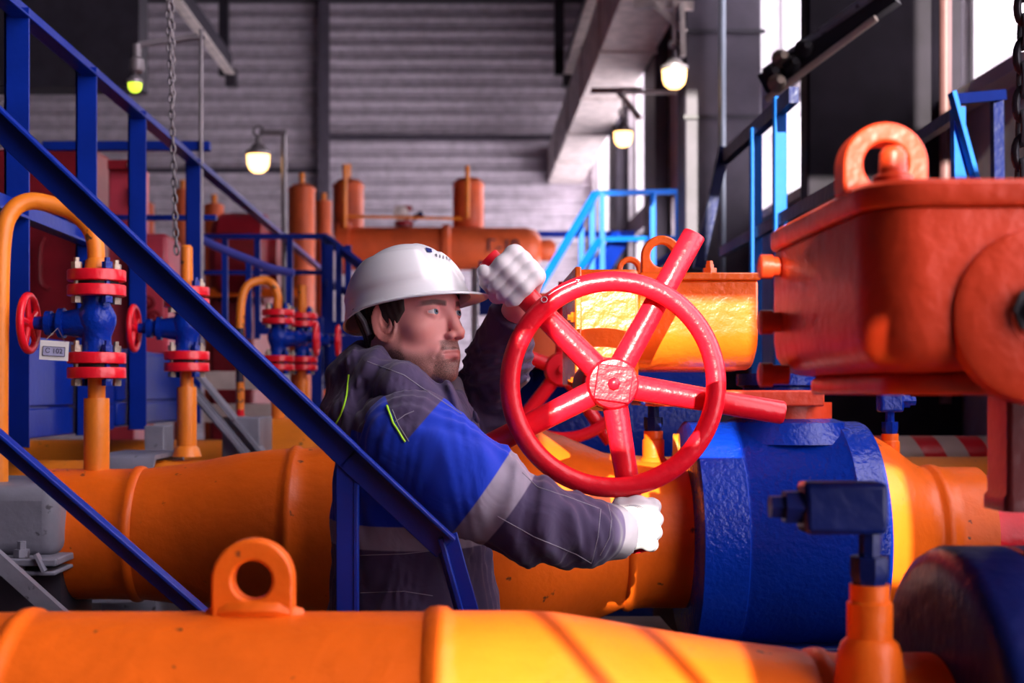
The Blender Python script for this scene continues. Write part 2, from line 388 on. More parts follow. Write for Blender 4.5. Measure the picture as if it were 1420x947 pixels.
r_ = 25*s_; hn.prism([(-r_, -r_), (r_, -r_), (r_, r_), (-r_, r_)], CS_+Vector((0, -.029, 0)), ux, uz, .008, -Y_)
obj('square_boss', hn, RED, hw, bevel=.002)
obj('nut', MB().lathe(CS_+Vector((0,-.036,0)), -Y_, [(0, .011), (.006, .011), (.010, .007), (.011, .003)], 8), RED, hw)
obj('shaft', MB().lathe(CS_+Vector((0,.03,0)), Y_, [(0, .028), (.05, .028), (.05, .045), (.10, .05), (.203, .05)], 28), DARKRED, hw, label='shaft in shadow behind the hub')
# chalk arrow on the rim: a ring and a stroke
def on_rim(px, py, lift=.0008):
    p = P(px, py, YW); d = (p-CR); d.y = 0; e = (d.length-Rw); q = math.sqrt(max(0, (14*s_)**2-e*e)); p.y = YW-q-lift; return p
ck = MB().tube([on_rim(754+4*math.cos(t), 416+4*math.sin(t)) for t in [2*PI*i/16 for i in range(16)]], .0007, 6, closed=True)
ck.tube([on_rim(a, b) for a, b in ((760,410),(768,404.5),(778,399),(788,394.5),(798,391))], .0008, 6)
ck.tube([on_rim(a, b) for a, b in ((798,388.5),(803,389),(800,391.5),(804,392.5),(799,395))], .0006, 6)
obj('chalk_arrow', ck, WHITE, hw, label='small white chalk ring and arrow')

# bottom fitting and dark test cock between wheel and drum
def test_cock(name, label, x, y, zbase, sc_, m_base, m_body, turn=1, parent_group='small blue test cocks on the pipes', bw=.030, bdx=0.0):
    t = thing(name, label, 'valve', (x, y, zbase), parent_group); o = Vector((x, y, zbase))
    obj('stub', MB().lathe(o, Z_, [(-.05, .04*sc_), (0, .034*sc_), (.012*sc_, .030*sc_), (.018*sc_, .024*sc_), (.055*sc_, .024*sc_), (.058*sc_, .021*sc_), (.075*sc_, .021*sc_)], 24), m_base, t)
    obj('stem', MB().lathe(o, Z_, [(.070*sc_, .016*sc_), (.085*sc_, .021*sc_), (.105*sc_, .021*sc_), (.105*sc_, .012*sc_), (.15*sc_, .012*sc_)], 8), m_body, t)
    obj('cock_body', MB().box(x+bdx-bw*sc_, x+bdx+bw*sc_, y-.022*sc_, y+.022*sc_, zbase+.13*sc_, zbase+.185*sc_), m_body, t, bevel=.006*sc_)
    obj('end_nut', MB().lathe((x+bdx+turn*(bw-.002)*sc_, y, zbase+.158*sc_), X_*turn, [(0, .019*sc_), (.02*sc_, .019*sc_), (.02*sc_, .013*sc_), (.035*sc_, .013*sc_)], 6), m_body, t)
    return t
test_cock('test_cock', 'small blue test cock on an orange stub right of the blue drum', xa(1234, 2.98), 2.98, AZ+.155, .86, ORANGE, BLUEG, 1)
test_cock('test_cock', 'dark test cock on an orange stub behind the lower handwheel spoke', xa(906, 3.0), 3.0, AZ+.150, 1.0, ORANGE, BLUEN, -1)

# ------------------------------------------------------------------ near pipeline, out of focus along the bottom edge
YN = 1.55; kn = YN/F; NZ = CZ-.42; NC = Vector((0, YN, NZ))
npl = thing('pipeline', 'blurred orange pipeline across the bottom with a lifting eye on top', 'pipe', (xa(400, YN), YN, NZ))
prof = px_prof([(-700, .170), (18, .170)], YN) + bead(36, .171, YN, .005, .010) + px_prof([(60, .171), (590, .171)], YN) + bead(608, .172, YN, .006, .016) + \
    px_prof([(640, .172), (735, .172), (770, .1705), (830, .163), (900, .153), (1000, .140), (1100, .130)], YN) + bead(1135, .126, YN, .005, .012) + px_prof([(1160, .125), (1296, .125)], YN)
obj('pipe_wall', MB().lathe(NC, X_, prof, 80), ORANGE, npl, smooth=50)
lg = MB().lug(P(352, 803, YN), 57*kn, 27*kn, 62*kn, X_, Z_, .03); obj('lifting_eye', lg, ORANGE, npl, bevel=.004, bseg=3)
nb = MB().tube([P(290, 853, YN), P(318, 846, YN-.012), P(385, 846, YN-.012), P(418, 853, YN)], [.008, .010, .010, .008], 10); obj('weld_seam', nb, ORANGE, npl)
nd = thing('ball_valve', 'dark blue valve drum at the lower right corner, out of focus', 'valve', (xa(1500, YN), YN, 0))
dp = px_prof([(1298, .19), (1300, .225), (1308, .240), (1322, .246), (1395, .246), (1398, .242), (1404, .242), (1407, .246), (1900, .246), (1903, .2)], YN)
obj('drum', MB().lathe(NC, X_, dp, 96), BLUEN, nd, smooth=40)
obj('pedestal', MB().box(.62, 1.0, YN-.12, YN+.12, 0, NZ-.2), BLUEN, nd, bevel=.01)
# its gearbox
gx = .386
ng = thing('gearbox', 'large blurred orange-red gearbox at the right edge close to the camera', 'gearbox', (.65, 1.53, CZ))
def round_rect(x0, x1, y0, y1, r, n=8):
    o = []
    for cx, cy, a0 in ((x1-r, y1-r, 0), (x0+r, y1-r, 90), (x0+r, y0+r, 180), (x1-r, y0+r, 270)):
        o += [(cx+r*math.cos(math.radians(a0+90*i/n)), cy+r*math.sin(math.radians(a0+90*i/n))) for i in range(n+1)]
    return o
def stack(mb, o, levels):                                # loft of rounded rectangles: (z, inset)
    x0, x1, y0, y1, r = o
    return mb.ring_loft([[Vector((x, y, z)) for x, y in round_rect(x0+i, x1-i, y0+i, y1-i, max(r-i, .006))] for z, i in levels])
ob = (gx, .80, 1.30, 1.76, .055)
obj('gear_case', stack(MB(), ob, [(CZ+.020, .05), (CZ+.022, .03), (CZ+.030, .012), (CZ+.044, .003), (CZ+.064, 0), (CZ+.172, 0), (CZ+.176, .002)]), REDLEAD, ng, smooth=50)
obj('lid', stack(MB(), ob, [(CZ+.178, -.001), (CZ+.181, -.004), (CZ+.199, -.004), (CZ+.204, .002)]), REDLEAD, ng, smooth=50)
obj('base_flange', stack(MB(), (gx+.035, .79, 1.34, 1.72, .06), [(CZ-.002, .004), (CZ+.002, 0), (CZ+.014, 0), (CZ+.020, .006)]), REDLEAD, ng, smooth=50)
bs = MB().lathe((.545, 1.30, CZ+.073), -Y_, [(-.01, .085), (.004, .082), (.008, .074), (.009, .03), (.002, .026), (.001, .001)], 48); obj('shaft_cover', bs, REDLEAD, ng)
obj('shaft_bore', MB().lathe((.538, 1.288, CZ+.078), -Y_, [(0, .024), (.006, .024), (.006, .016), (.02, .012)], 8), BLACK, ng, label='dark shaft end in the cover')
lg = MB().lug(P(1221, 232, 1.42), 58*1.42/F, 31*1.42/F, 40*1.42/F, X_, Z_, .04); obj('lifting_eye', lg, REDLEAD, ng, bevel=.005, bseg=3)
obj('plug', MB().lathe((P(1238, 250, 1.36).x, 1.36, CZ+.20), Z_, [(0, .020), (.014, .020), (.018, .014), (.038, .013), (.044, .008)], 12), REDLEAD, ng)
for py, zz in ((372, 0), (448, 0), (520, 0)):
    p = P(1064, py, 1.70); obj('bolt', MB().lathe((gx, 1.68, p.z), -X_, [(-.01, .012), (.010, .012), (.010, .015), (.024, .015), (.026, .010)], 12), REDLEAD, ng)
obj('neck', stack(MB(), (.612, .78, 1.55, 1.625, .010), [(CZ-.135, 0), (CZ-.12, 0), (CZ-.115, .004), (CZ-.002, .004)]), paint('dark maroon casting', (.10, .012, .012, 1), .35, .3, 40, .1), ng, smooth=40)
test_cock('test_cock', 'blurred dark navy test cock standing on the near orange pipe', xa(1206, 1.47), 1.47, NZ+.140, 1.0, ORANGE, BLUEN, -1, bw=.044, bdx=-.030)

# ------------------------------------------------------------------ left side: saddle, second and third pipelines, their drain valves
sd = thing('pipe_support', 'grey steel box support clamped round the far orange pipe at left edge', 'support', (xa(20, 2.85), 2.9, 0))
obj('saddle_plate', MB().box(xa(-80, 2.85), xa(88, 2.85), 2.80, 3.2, CZ-(770-HY)/F*2.85, CZ-(672-HY)/F*2.85), GREY, sd, bevel=.03, bseg=4)
obj('clamp_plate', MB().box(xa(-60, 2.78), xa(86, 2.78), 2.74, 3.2, CZ-(782-HY)/F*2.78, CZ-(772-HY)/F*2.78), GREY, sd, bevel=.003)
obj('lower_plate', MB().box(xa(-60, 2.78), xa(84, 2.78), 2.74, 3.2, CZ-(795-HY)/F*2.78, CZ-(789-HY)/F*2.78), GREY, sd, bevel=.003)
obj('bolt', MB().lathe(P(30, 800, 2.765), Z_, [(0, .008), (.04, .008), (.04, .016), (.056, .016), (.056, .009), (.072, .009)], 6), GREY, sd)
obj('clip', MB().bar(P(50, 768, 2.735), P(62, 792, 2.735), .006, .022, Y_), GREY, sd)
obj('leg', MB().box(xa(-40, 2.9), xa(92, 2.9), 2.86, 3.1, 0, CZ-(796-HY)/F*2.78), DARKSTEEL, sd)
br = obj('brace_bar', MB().bar(P(-30, 752, 2.6), P(140, 905, 2.6), .03, .022, Y_), GREY); tag(br, 'grey diagonal flat bar at the lower left edge', 'brace')

Y2 = 3.85; Z2 = CZ-S(722-HY, Y2)
p2 = thing('pipeline', 'orange pipeline behind the first, held by the grey saddle strap', 'pipe', (xa(300, Y2), Y2, Z2))
prof = px_prof([(-700, .17), (235, .17)], Y2) + px_prof([(262, .17)], Y2) + bead(318, .172, Y2, .006, .012) + px_prof([(350, .176), (400, .19), (450, .215), (520, .25), (640, .255), (700, .255), (760, .23), (840, .19), (900, .18), (1500, .18)], Y2)
obj('pipe_wall', MB().lathe((0, Y2, Z2), X_, prof, 64), YELLOW, p2, smooth=50)
ss = thing('saddle_strap', 'grey saddle strap over the second orange pipe behind the yellow riser', 'support', (xa(195, Y2), Y2, Z2))
arc = [Vector((0, Y2-.20, Z2-.25))]+[Vector((0, Y2-.20+.02*i, Z2+.178)) for i in range(0, 3)]
m_ = MB()
outer = [(-.20, -.2), (-.20, .165), (-.188, .186), (-.17, .192), (.17, .192), (.188, .186), (.20, .165), (.20, -.2)]
inner = [(.19, -.2), (.19, .16), (.165, .18), (-.165, .18), (-.19, .16), (-.19, -.2)]
m_.prism(outer+inner, (xa(153, Y2), Y2, Z2), Y_, Z_, S(82, Y2), X_)
obj('strap', m_, GREY, ss)
obj('leg', MB().box(xa(160, Y2), xa(232, Y2), Y2-.15, Y2+.15, 0, Z2-.12), GREY, ss)
bx = MB().box(xa(205, 4.4), xa(232, 4.4), 4.35, 4.5, 0, CZ-S(590-HY, 4.4)); t = obj('bracket_box', bx, GREY, bevel=.004); tag(t, 'small grey bracket behind the yellow riser under the blue panel', 'bracket')
Y3 = 5.2; Z3 = CZ-S(690-HY, Y3)
p3 = thing('pipeline', 'third orange pipeline farther back under the diagonal grey channel', 'pipe', (xa(350, Y3), Y3, Z3))
obj('pipe_wall', MB().lathe((0, Y3, Z3), X_, px_prof([(-600, .22), (355, .22), (366, .30), (460, .31), (500, .24), (1060, .24)], Y3), 56), YELLOW, p3, smooth=50)
ch = thing('channel_brace', 'grey diagonal channel leaning beside the striped pole', 'brace', P(300, 590, 4.6))
obj('web', MB().bar(P(258, 528, 4.6), P(352, 640, 4.6), .012, .13, Y_).bar(P(258, 528, 4.6)+Vector((0,-.03,.0)), P(352, 640, 4.6)+Vector((0,-.03,.0)), .03, .02, Y_), GREY, ch)
obj('flange', MB().bar(P(276, 520, 4.62), P(372, 636, 4.62), .012, .10, Y_), GREY, ch)
gr = MB().box(xa(315, 4.7), xa(366, 4.7), 4.6, 4.9, CZ-S(640-HY, 4.7), CZ-S(578-HY, 4.7)); t = obj('pedestal', gr, GREY, bevel=.004); tag(t, 'grey steel pedestal block at the foot of the striped pole', 'support')
gr = MB().box(xa(288, 6.2), xa(395, 6.2), 6.1, 6.4, CZ-S(585-HY, 6.2), CZ-S(560-HY, 6.2)).box(xa(288, 6.2), xa(395, 6.2), 6.1, 6.4, CZ-S(540-HY, 6.2), CZ-S(515-HY, 6.2)); t = obj('grey_beam', gr, PALE); tag(t, 'pale grey steel beams low in the background behind the striped pole', 'beam')

def drain_valve(Y, xpx, base_py, k, label, tag_wheel=None, tall=True, pipe=None, side=-1):
    """vertical gate valve; all pixel sizes are for the first one, k scales them"""
    x = xa(xpx, Y); u = 3.0/F*k
    zc = CZ-S(base_py-HY, Y)                             # top of pipeline under it
    t = thing('drain_valve', label, 'valve', (x, Y, zc), 'drain valves with gooseneck pipes')
    o = Vector((x, Y, zc)); L = lambda prof: [(a*u, b*u) for a, b in prof]
    obj('riser', MB().lathe(o, Z_, L([(-14, 26), (0, 22), (5, 17.5), (108, 17.5), (110, 17), (110, 12), (140, 12)]), 24), YELLOW, t)
    def flange(z, name):
        obj(name, MB().lathe(o+Z_*z*u, Z_, L([(0, 38), (1, 40), (14, 40), (15.5, 39)]), 40), RED, t, bevel=0)
    flange(137, 'flange'); flange(157.5, 'flange'); flange(251, 'flange'); flange(271.5, 'flange')
    for zz in (152, 266): obj('gasket', MB().lathe(o, Z_, L([(zz, 30), (zz+6, 30)]), 24), BLACK, t)
    obj('body', MB().lathe(o, Z_, L([(172, 24), (176, 21), (195, 20), (205, 24), (214, 27), (224, 27), (233, 23), (240, 19), (250, 19), (252, 24)]), 28)
        .lathe(o+Z_*214*u, X_*side, L([(0, 24), (34, 19), (44, 17), (44, 21), (52, 21), (52, 14), (62, 14), (62, 17), (70, 17), (72, 10), (95, 8)]), 24), BLUEG, t)
    for ang in (35, 125, 215, 305):
        a = math.radians(ang+8); b = o+Vector((math.cos(a)*30*u, math.sin(a)*30*u, 0))
        for z0_ in (137, 251):
            mb = MB().lathe(b+Z_*(z0_-10)*u, Z_, L([(0, 7.5), (9, 7.5), (9, 4), (47, 4), (47, 7.5), (56, 7.5), (56, 4), (62, 4)]), 6)
            obj('bolt', mb, STEEL if ang in (35, 215) else BLUEG, t)
    wc = o+Z_*214*u+X_*side*94*u
    wm = obj('wheel_rim', MB().tube(circle(wc, 38*u, Y_, Z_, 40), 5.5*u, 10, closed=True), RED, t, smooth=60)
    for a in range(5):
        a = 2*PI*a/5+.5; d = Vector((0, math.cos(a), math.sin(a))); obj('wheel_spoke', MB().tube([wc+d*6*u, wc+d*37*u], [4.5*u, 4*u], 8), RED, t)
    obj('wheel_hub', MB().lathe(wc+X_*side*6*u, -X_*side, L([(0, 7), (1, 9), (14, 9), (15, 7)]), 14), RED, t)
    return t, o, u
t, o, u = drain_valve(3.0, 134, 662, 1.0, 'sharpest red-flanged blue drain valve, left, with the white tag on it')
gn = obj('gooseneck', MB().tube(spline([o+Z_*u*280, o+Z_*u*330+X_*-3*u, P(113, 303, 3.0), P(85, 288, 3.0), P(42, 279, 2.98), P(14, 296, 2.96), P(3, 340, 2.95), P(0, 450, 2.95), P(-1, 560, 2.95), P(-1, 760, 2.95)], 8), 12*u, 18).lathe(o, Z_, [(286*u, 12*u), (288*u, 17*u), (300*u, 15*u), (304*u, 12*u)], 20), YELLOW, t)
tg = thing('name_tag', 'white tag lettered C 102 wired to the left drain valve', 'tag', P(75, 486, 2.92))
n_ = Vector((.12, -1, 0)).normalized(); ux = Vector((1, .12, -.06)).normalized(); uz = n_.cross(ux).normalized(); uz = uz if uz.z > 0 else -uz
w2, h2 = 19.5*2.92/F, 13.5*2.92/F
obj('board', MB().prism([(-w2, -h2), (w2, -h2), (w2, h2), (-w2, h2)], P(75, 486, 2.92), ux, uz, .002, -n_), TAGW, tg)
obj('paper', MB().prism([(-w2*.76, -h2*.52), (w2*.76, -h2*.52), (w2*.76, h2*.42), (-w2*.76, h2*.42)], P(75, 486.5, 2.92)+n_*.0015, ux, uz, .001, -n_), TAGB, tg)
fr_ = MB()
for a, b in (((-.76,-.52),(.76,-.52)), ((.76,-.52),(.76,.42)), ((.76,.42),(-.76,.42)), ((-.76,.42),(-.76,-.52))):
    fr_.tube([P(75, 486.5, 2.92)+n_*.002+ux*w2*a[0]+uz*h2*a[1], P(75, 486.5, 2.92)+n_*.002+ux*w2*b[0]+uz*h2*b[1]], .0006, 6)
obj('frame_line', fr_, INK, tg)
text('lettering', 'С 102', 9.5*2.92/F, P(75, 486.8, 2.92)+n_*.0022, ux, uz, INK, tg)
obj('wire', MB().tube([P(62, 473, 2.92), P(80, 455, 2.95), P(90, 474, 2.92)], .0007, 6), STEEL, tg)
t, o, u = drain_valve(3.85, 259, 622, 1.0, 'second drain valve, partly behind the blue stair rail, pipe stub on top')
obj('pipe_stub', MB().lathe(o, Z_, [(286*u, 11*u), (358*u, 10.5*u), (362*u, 7*u)], 18), YELLOW, t)
t, o, u = drain_valve(5.2, 386, 590, .97, 'third drain valve in the background under the yellow gooseneck', side=1)
obj('gooseneck', MB().tube(spline([o+Z_*u*280, o+Z_*u*300-X_*2*u, P(385, 410, 5.2), P(378, 394, 5.2), P(365, 389, 5.2), P(346, 394, 5.18), P(336, 412, 5.16), P(333, 450, 5.15), P(333, 520, 5.15), P(333, 600, 5.15)], 8), .0165, 14), YELLOW, t)
t, o, u = drain_valve(5.5, 419, 586, .97, 'fourth drain valve beside the third, red wheel to its right', side=1)
obj('pipe_stub', MB().lathe(o, Z_, [(286*u, 11*u), (360*u, 11*u)], 16), YELLOW, t)
# striped marker pole
mp = thing('marker_pole', 'yellow marker pole with black and red bands below the gooseneck', 'pole', P(333, 600, 4.9))
rp = .0135
for a, b, mm in ((455, 530, 'INK'), (530, 568, 'Y'), (568, 583, 'R'), (583, 605, 'Y')):
    obj('band', MB().lathe(P(333, b, 4.9), Z_, [(0, rp), (S(b-a, 4.9), rp)], 18), {'INK': INK, 'Y': YELLOW, 'R': RED}[mm], mp)
for q, s in enumerate(('5', '2')):
    text('digit', s, .035, P(333, 541+q*15, 4.9)+Vector((0, -rp-.0005, 0)), Z_*-1, X_, INK, mp)
# ------------------------------------------------------------------ near stair rail (blue angle iron) in front of the worker
YR = 2.08
sr = thing('stair_railing', 'dark blue stair railing in the foreground, sloping down in front of the worker', 'railing', P(480, 900, YR))
def angle_iron(a, b, h, w, th=.006):
    a, b = Vector(a), Vector(b); d = (b-a).normalized(); up = Y_.cross(d); up = up if up.z > 0 else -up
    m_ = MB(); m_.bar(a, b, th, h, up); m_.bar(a+up*h/2-Y_*w/2, b+up*h/2-Y_*w/2, w, th, up); return m_
obj('handrail', angle_iron(P(-420, -224, YR), P(486, 636, YR), .040, .035), BLUE, sr, bevel=.0015)
obj('handrail_return', angle_iron(P(482, 633, YR), P(618, 760, YR), .040, .035).bar(P(611, 745, YR), P(640, 850, YR), .008, .032, Y_).bar(P(618, 742, YR+.018), P(648, 850, YR+.018), .036, .006, Y_), BLUE, sr, bevel=.0015)
obj('middle_rail', angle_iron(P(-420, 248, YR), P(300, 872, YR), .026, .03), BLUE, sr, bevel=.0015)
pm = MB().box(xa(466, YR), xa(493, YR), YR+.002, YR+.008, CZ-S(960-HY, YR), CZ-S(628-HY, YR)).box(xa(490, YR), xa(496, YR), YR, YR+.032, CZ-S(960-HY, YR), CZ-S(628-HY, YR))
obj('post', pm, BLUE, sr, bevel=.0012)

# ------------------------------------------------------------------ raised walkway at left: posts, rails, skirt panels
XW = -.885*1.22
def zr(z): return CZ+z
wk = thing('walkway_railing', 'tall blue railing of the raised walkway at upper left running away from camera', 'railing', (XW, 3.2, CZ-.1))
hr = MB().bar((XW, 2.4, zr(.927)), (XW, 11.2, zr(.927)), .006, .05).bar((XW+.02, 2.4, zr(.898)), (XW+.02, 11.2, zr(.898)), .045, .006)
obj('handrail', hr, BLUE, wk, bevel=.0015)
obj('middle_rail', MB().bar((XW, 2.4, zr(.44)), (XW, 3.9, zr(.44)), .006, .05).bar((XW+.02, 2.4, zr(.418)), (XW+.02, 3.9, zr(.418)), .04, .006), BLUE, wk)
for y, zb in ((3.27, -.13), (3.87, -.12), (4.47, -.12), (5.39, -.12)):
    x = XW+.012
    obj('post', MB().box(x-.033, x+.027, y, y+.006, zr(zb), zr(.921)).box(x-.033, x-.026, y, y+.05, zr(zb), zr(.921)), BLUE, wk, bevel=.001)
sk = thing('skirt_panel', 'blue steel skirt panels of the walkway behind the left drain valve', 'panel', (XW-.03, 3.3, CZ-.1))
for y0, y1, za, zb in ((3.17, 4.33, -.034, .116), (3.17, 4.33, -.116, -.041), (4.37, 5.5, -.024, .134), (4.37, 5.5, -.104, -.032)):
    obj('panel', MB().box(XW-.05, XW-.03, y0, y1, zr(za), zr(zb)), BLUE, sk, bevel=.004)
obj('panel_frame', MB().box(XW-.06, XW-.04, 3.17, 5.55, zr(-.11), zr(.146)), BLUE, sk)
tb = MB().bar(P(60, 203, 5.5), P(292, 203, 5.5), .04, .036); t = obj('cross_beam', tb, BLUE, bevel=.003); tag(t, 'horizontal blue beam across the walkway at upper left', 'beam')
cp = MB().tube([P(279, 470, 5.47), P(279, 40, 5.47)], .009, 12).bar(P(258, 52, 5.47), P(284, 52, 5.47), .014, .014); t = obj('lamp_post', cp, LAMPSH); tag(t, 'thin grey vertical conduit rising above the blue walkway rail', 'pole')
rl = MB().bar(P(36, 302, 5.9), P(300, 302, 5.9), .03, .022); t = obj('cross_beam', rl, BLUE); tag(t, 'thin blue cross bar low behind the walkway posts', 'beam')
# dark red cabinet and panel with its pink light painted in behind the walkway
cb = thing('equipment_cabinet', 'dark red equipment cabinet behind the blue walkway posts', 'cabinet', P(110, 480, 5.2))
obj('cabinet_body', MB().box(xa(-60, 6.4), xa(133, 6.4), 6.4, 7.2, zr(.12), zr(1.14)), DARKRED, cb, bevel=.01)
obj('cable_pipe', MB().tube(spline([P(62, 330, 6.3), P(56, 345, 6.3), P(56, 390, 6.3), P(68, 402, 6.3)], 6), .012, 10), DARKRED, cb)
pk = thing('filter_housing', 'tall pinkish red housing with a lever on top, between blue posts', 'housing', P(180, 490, 6.1))
PINK_LIT = paint('red housing paint with pink light', (.62, .06, .10, 1), .35, .2, 20, .15)  # pink light on the red housing mixed into its base colour
obj('housing_body', MB().box(xa(150, 6.1), xa(186, 6.1), 6.1, 6.4, 0, zr(1.03)), PINK_LIT, pk, bevel=.008)
obj('lever', MB().bar(P(150, 229, 6.06), P(193, 229, 6.06), .03, .045), DARKRED, pk, bevel=.006)
obj('lever_disc', MB().lathe(P(182, 229, 6.04), -Y_, [(0, .014), (.012, .014), (.016, .008)], 20), WHITE, pk, label='pale round disc on the lever')
for py in (262, 276): obj('fitting', MB().lathe(P(186, py, 6.09), -Y_, [(0, .018), (.03, .018), (.034, .010), (.05, .010)], 8), PINK_LIT, pk)
lo = MB().box(xa(176, 6.0), xa(232, 6.0), 6.0, 6.3, zr(.16), zr(.70)); obj('lower_box', lo, PINK_LIT, pk, bevel=.02)
for px, py in ((196, 390), (206, 420), (190, 442), (215, 440)): obj('fitting', MB().lathe(P(px, py, 6.0), -Y_, [(0, .032), (.03, .03), (.03, .016), (.06, .014)], 14), DARKRED, pk)

# hoist chains: alternating links
def chain(name, label, a, b, r, wire, m, every=1.0):
    a, b = Vector(a), Vector(b); L = (b-a).length; n = int(L/(r*2.3*every)); mb = MB(); d = (b-a).normalized()
    for i in range(n):
        c = a+d*L*(i+.5)/n; ux = X_ if i % 2 else Y_
        pts = []
        for k in range(14):
            t_ = 2*PI*k/14; pts.append(c+ux*r*.62*math.cos(t_)+d*(r*1.45*math.sin(t_)))
        mb.tube(pts, wire, 6, closed=True)
    return tag(obj(name, mb, m, smooth=60), label, 'chain')
chain('hoist_chain', 'long grey hoist chain hanging at upper left behind the handrail', P(223, -300, 4.0), P(245, 352, 4.0), .0105, .0035, CHAINM)
chain('hoist_chain', 'short second strand of grey chain beside the long one at top left', P(238, -30, 4.05), P(240, 150, 4.05), .0105, .0035, CHAINM)
chain('hoist_chain', 'dark coarse chain hanging at the right edge of the picture', P(1421, -40, 2.1), P(1416, 262, 2.1), .017, .0062, BLACK, .9)

# ------------------------------------------------------------------ background: second handwheel, its valve, vessels
def wheel(name, label, c, R, r, ang0, nsp, spr, m=RED):
    t = thing(name, label, 'handwheel', c); c = Vector(c)
    obj('rim', MB().tube(circle(c, R, X_, Z_, 64), r, 12, closed=True), m, t, smooth=60)
    for i in range(nsp):
        a = math.radians(ang0+360*i/nsp); d = Vector((math.cos(a), 0, math.sin(a))); q = c+Y_*.03
        obj('spoke', MB().tube([q+d*.02, q+d*R*1.28], [spr, spr*.9], 12), m, t)
    obj('hub', MB().lathe(c+Y_*.06, -Y_, [(0, .05), (.05, .05), (.06, .045), (.062, .012), (.08, .012)], 24), m, t)
    return t
wheel('handwheel', 'smaller red handwheel seen through the spokes of the large one', P(780, 512, 3.9), .196, .017, 88, 5, .021)
t = thing('gearbox', 'shadowed red-brown gearbox behind the second handwheel', 'gearbox', P(775, 470, 4.1))
obj('gear_case', MB().box(xa(722, 4.1), xa(900, 4.1), 4.1, 4.5, zr(.08), zr(.30)), REDORANGE, t, bevel=.012)
obj('shaft', MB().lathe(P(780, 512, 3.96), Y_, [(0, .03), (.3, .03)], 20), REDORANGE, t)
t = thing('ball_valve', 'blue valve drum in the background behind the second handwheel', 'valve', P(800, 560, 4.6))
obj('drum', MB().lathe((xa(735, 4.6), 4.6, CZ-.12), X_, [(-.05, .2), (0, .245), (.55, .245), (.6, .2)], 64), BLUEG, t)
obj('pedestal', MB().box(xa(760, 4.6), xa(900, 4.6), 4.5, 4.75, 0, CZ-.3), BLUEN, t)

YV = 13.0
def kv(px): return px/F*YV
hv = thing('horizontal_vessel', 'large horizontal orange vessel lettered on its end, behind the helmet', 'vessel', P(620, 343, YV))
zv = P(0, 345, YV).z; rv_ = kv(30)
obj('shell', MB().lathe((0, YV, zv), X_, [(xa(478, YV), rv_*.9), (xa(480, YV), rv_), (xa(612, YV), rv_), (xa(614, YV), rv_*1.12), (xa(622, YV), rv_*1.12), (xa(625, YV), rv_*1.0), (xa(730, YV), rv_*.97), (xa(742, YV), rv_*.86), (xa(749, YV), rv_*.6), (xa(752, YV), rv_*.2)], 40), REDORANGE, hv, smooth=40)
obj('nozzle', MB().lathe((0, YV, zv-kv(2)), X_, [(xa(748, YV), kv(15)), (xa(764, YV), kv(15)), (xa(770, YV), kv(11))], 24), REDORANGE, hv)
obj('end_flange', MB().lathe((0, YV, zv), X_, [(xa(468, YV), kv(36)), (xa(486, YV), kv(36))], 32), REDORANGE, hv)
text('lettering', 'Г-10', kv(24), P(697, 345, YV)+Vector((0, -rv_-.004, 0)), X_, Z_, INK, hv, depth=.004)
obj('saddle', MB().box(xa(520, YV), xa(545, YV), YV-.15, YV+.15, .0, zv-.1).box(xa(690, YV), xa(715, YV), YV-.15, YV+.15, .0, zv-.1), BLUE, hv)
def vessel(px, wpx, top, bot, Y, label, pipe_top=None):
    r = S(wpx/2, Y); zt, zb = P(0, top, Y).z, (P(0, bot, Y).z if bot < 340 else 0); h = zt-zb
    t = thing('gas_vessel', label, 'vessel', (xa(px, Y), Y, zb), 'orange upright vessels at the back')
    obj('shell', MB().lathe((xa(px, Y), Y, zb), Z_, [(0, r*.9), (.03, r), (h-r*.55, r), (h-r*.3, r*.93), (h-r*.1, r*.7), (h, r*.25)], 32), REDORANGE, t, smooth=50)
    obj('top_ring', MB().lathe((xa(px, Y), Y, zt-r*.62), Z_, [(0, r*1.03), (.03, r*1.03)], 32), REDORANGE, t)
    if pipe_top: obj('vent_pipe', MB().tube([(xa(px, Y), Y, zt-.05), (xa(px, Y), Y, P(0, pipe_top, Y).z)], S(4, Y), 10), YELLOW, t)
    return t
vessel(483, 43, 248, 330, YV+.3, 'upright orange vessel with yellow vent just left above the helmet', 228)
vessel(649.5, 43, 246, 330, YV+.3, 'upright orange vessel at right above the white helmet, yellow pipe in front', None)
vessel(418.5, 37, 255, 420, 11.5, 'tall upright orange vessel right of the lamp post', 240)
vessel(449, 22, 277, 420, 12.5, 'narrow orange vessel tucked between two wider ones', 268)
vessel(200, 28, 279, 400, 12.0, 'orange vessel seen between the first blue posts', None)
vessel(253, 24, 261, 400, 12.0, 'orange vessel beside the hanging chain behind the walkway', 250)
vessel(297, 27, 281, 400, 12.0, 'orange vessel just right of the last walkway post', 270)
yp = MB().tube([P(648, 230, YV-.15), P(648, 302, YV-.15)], .022, 10).tube([P(482, 300, YV-.15), P(640, 303, YV-.15)], .014, 8).tube([P(478, 228, YV-.15), P(478, 318, YV-.15)], .022, 8)
t = obj('vent_line', yp, YELLOW, smooth=60); tag(t, 'thin yellow vent pipes in front of the two vessels above the helmet', 'pipe')
vf = thing('valve_fitting', 'small dark valve on top of the horizontal vessel', 'valve', P(562, 315, YV))
obj('body', MB().lathe(P(560, 314, YV), Z_, [(0, .09), (.05, .09), (.06, .05), (.14, .05), (.15, .08), (.19, .08)], 20), DARKRED, vf)
obj('cap', MB().lathe(P(556, 296, YV-.08), -Y_, [(0, .07), (.05, .07), (.06, .03)], 20), PALE, vf)
obj('handle', MB().tube([P(572, 304, YV), P(586, 296, YV)], .03, 10), BLUEN, vf)
dk = MB().box(xa(280, 9.5), xa(480, 9.5), 9.5, 11, CZ-.1, CZ+.85); 
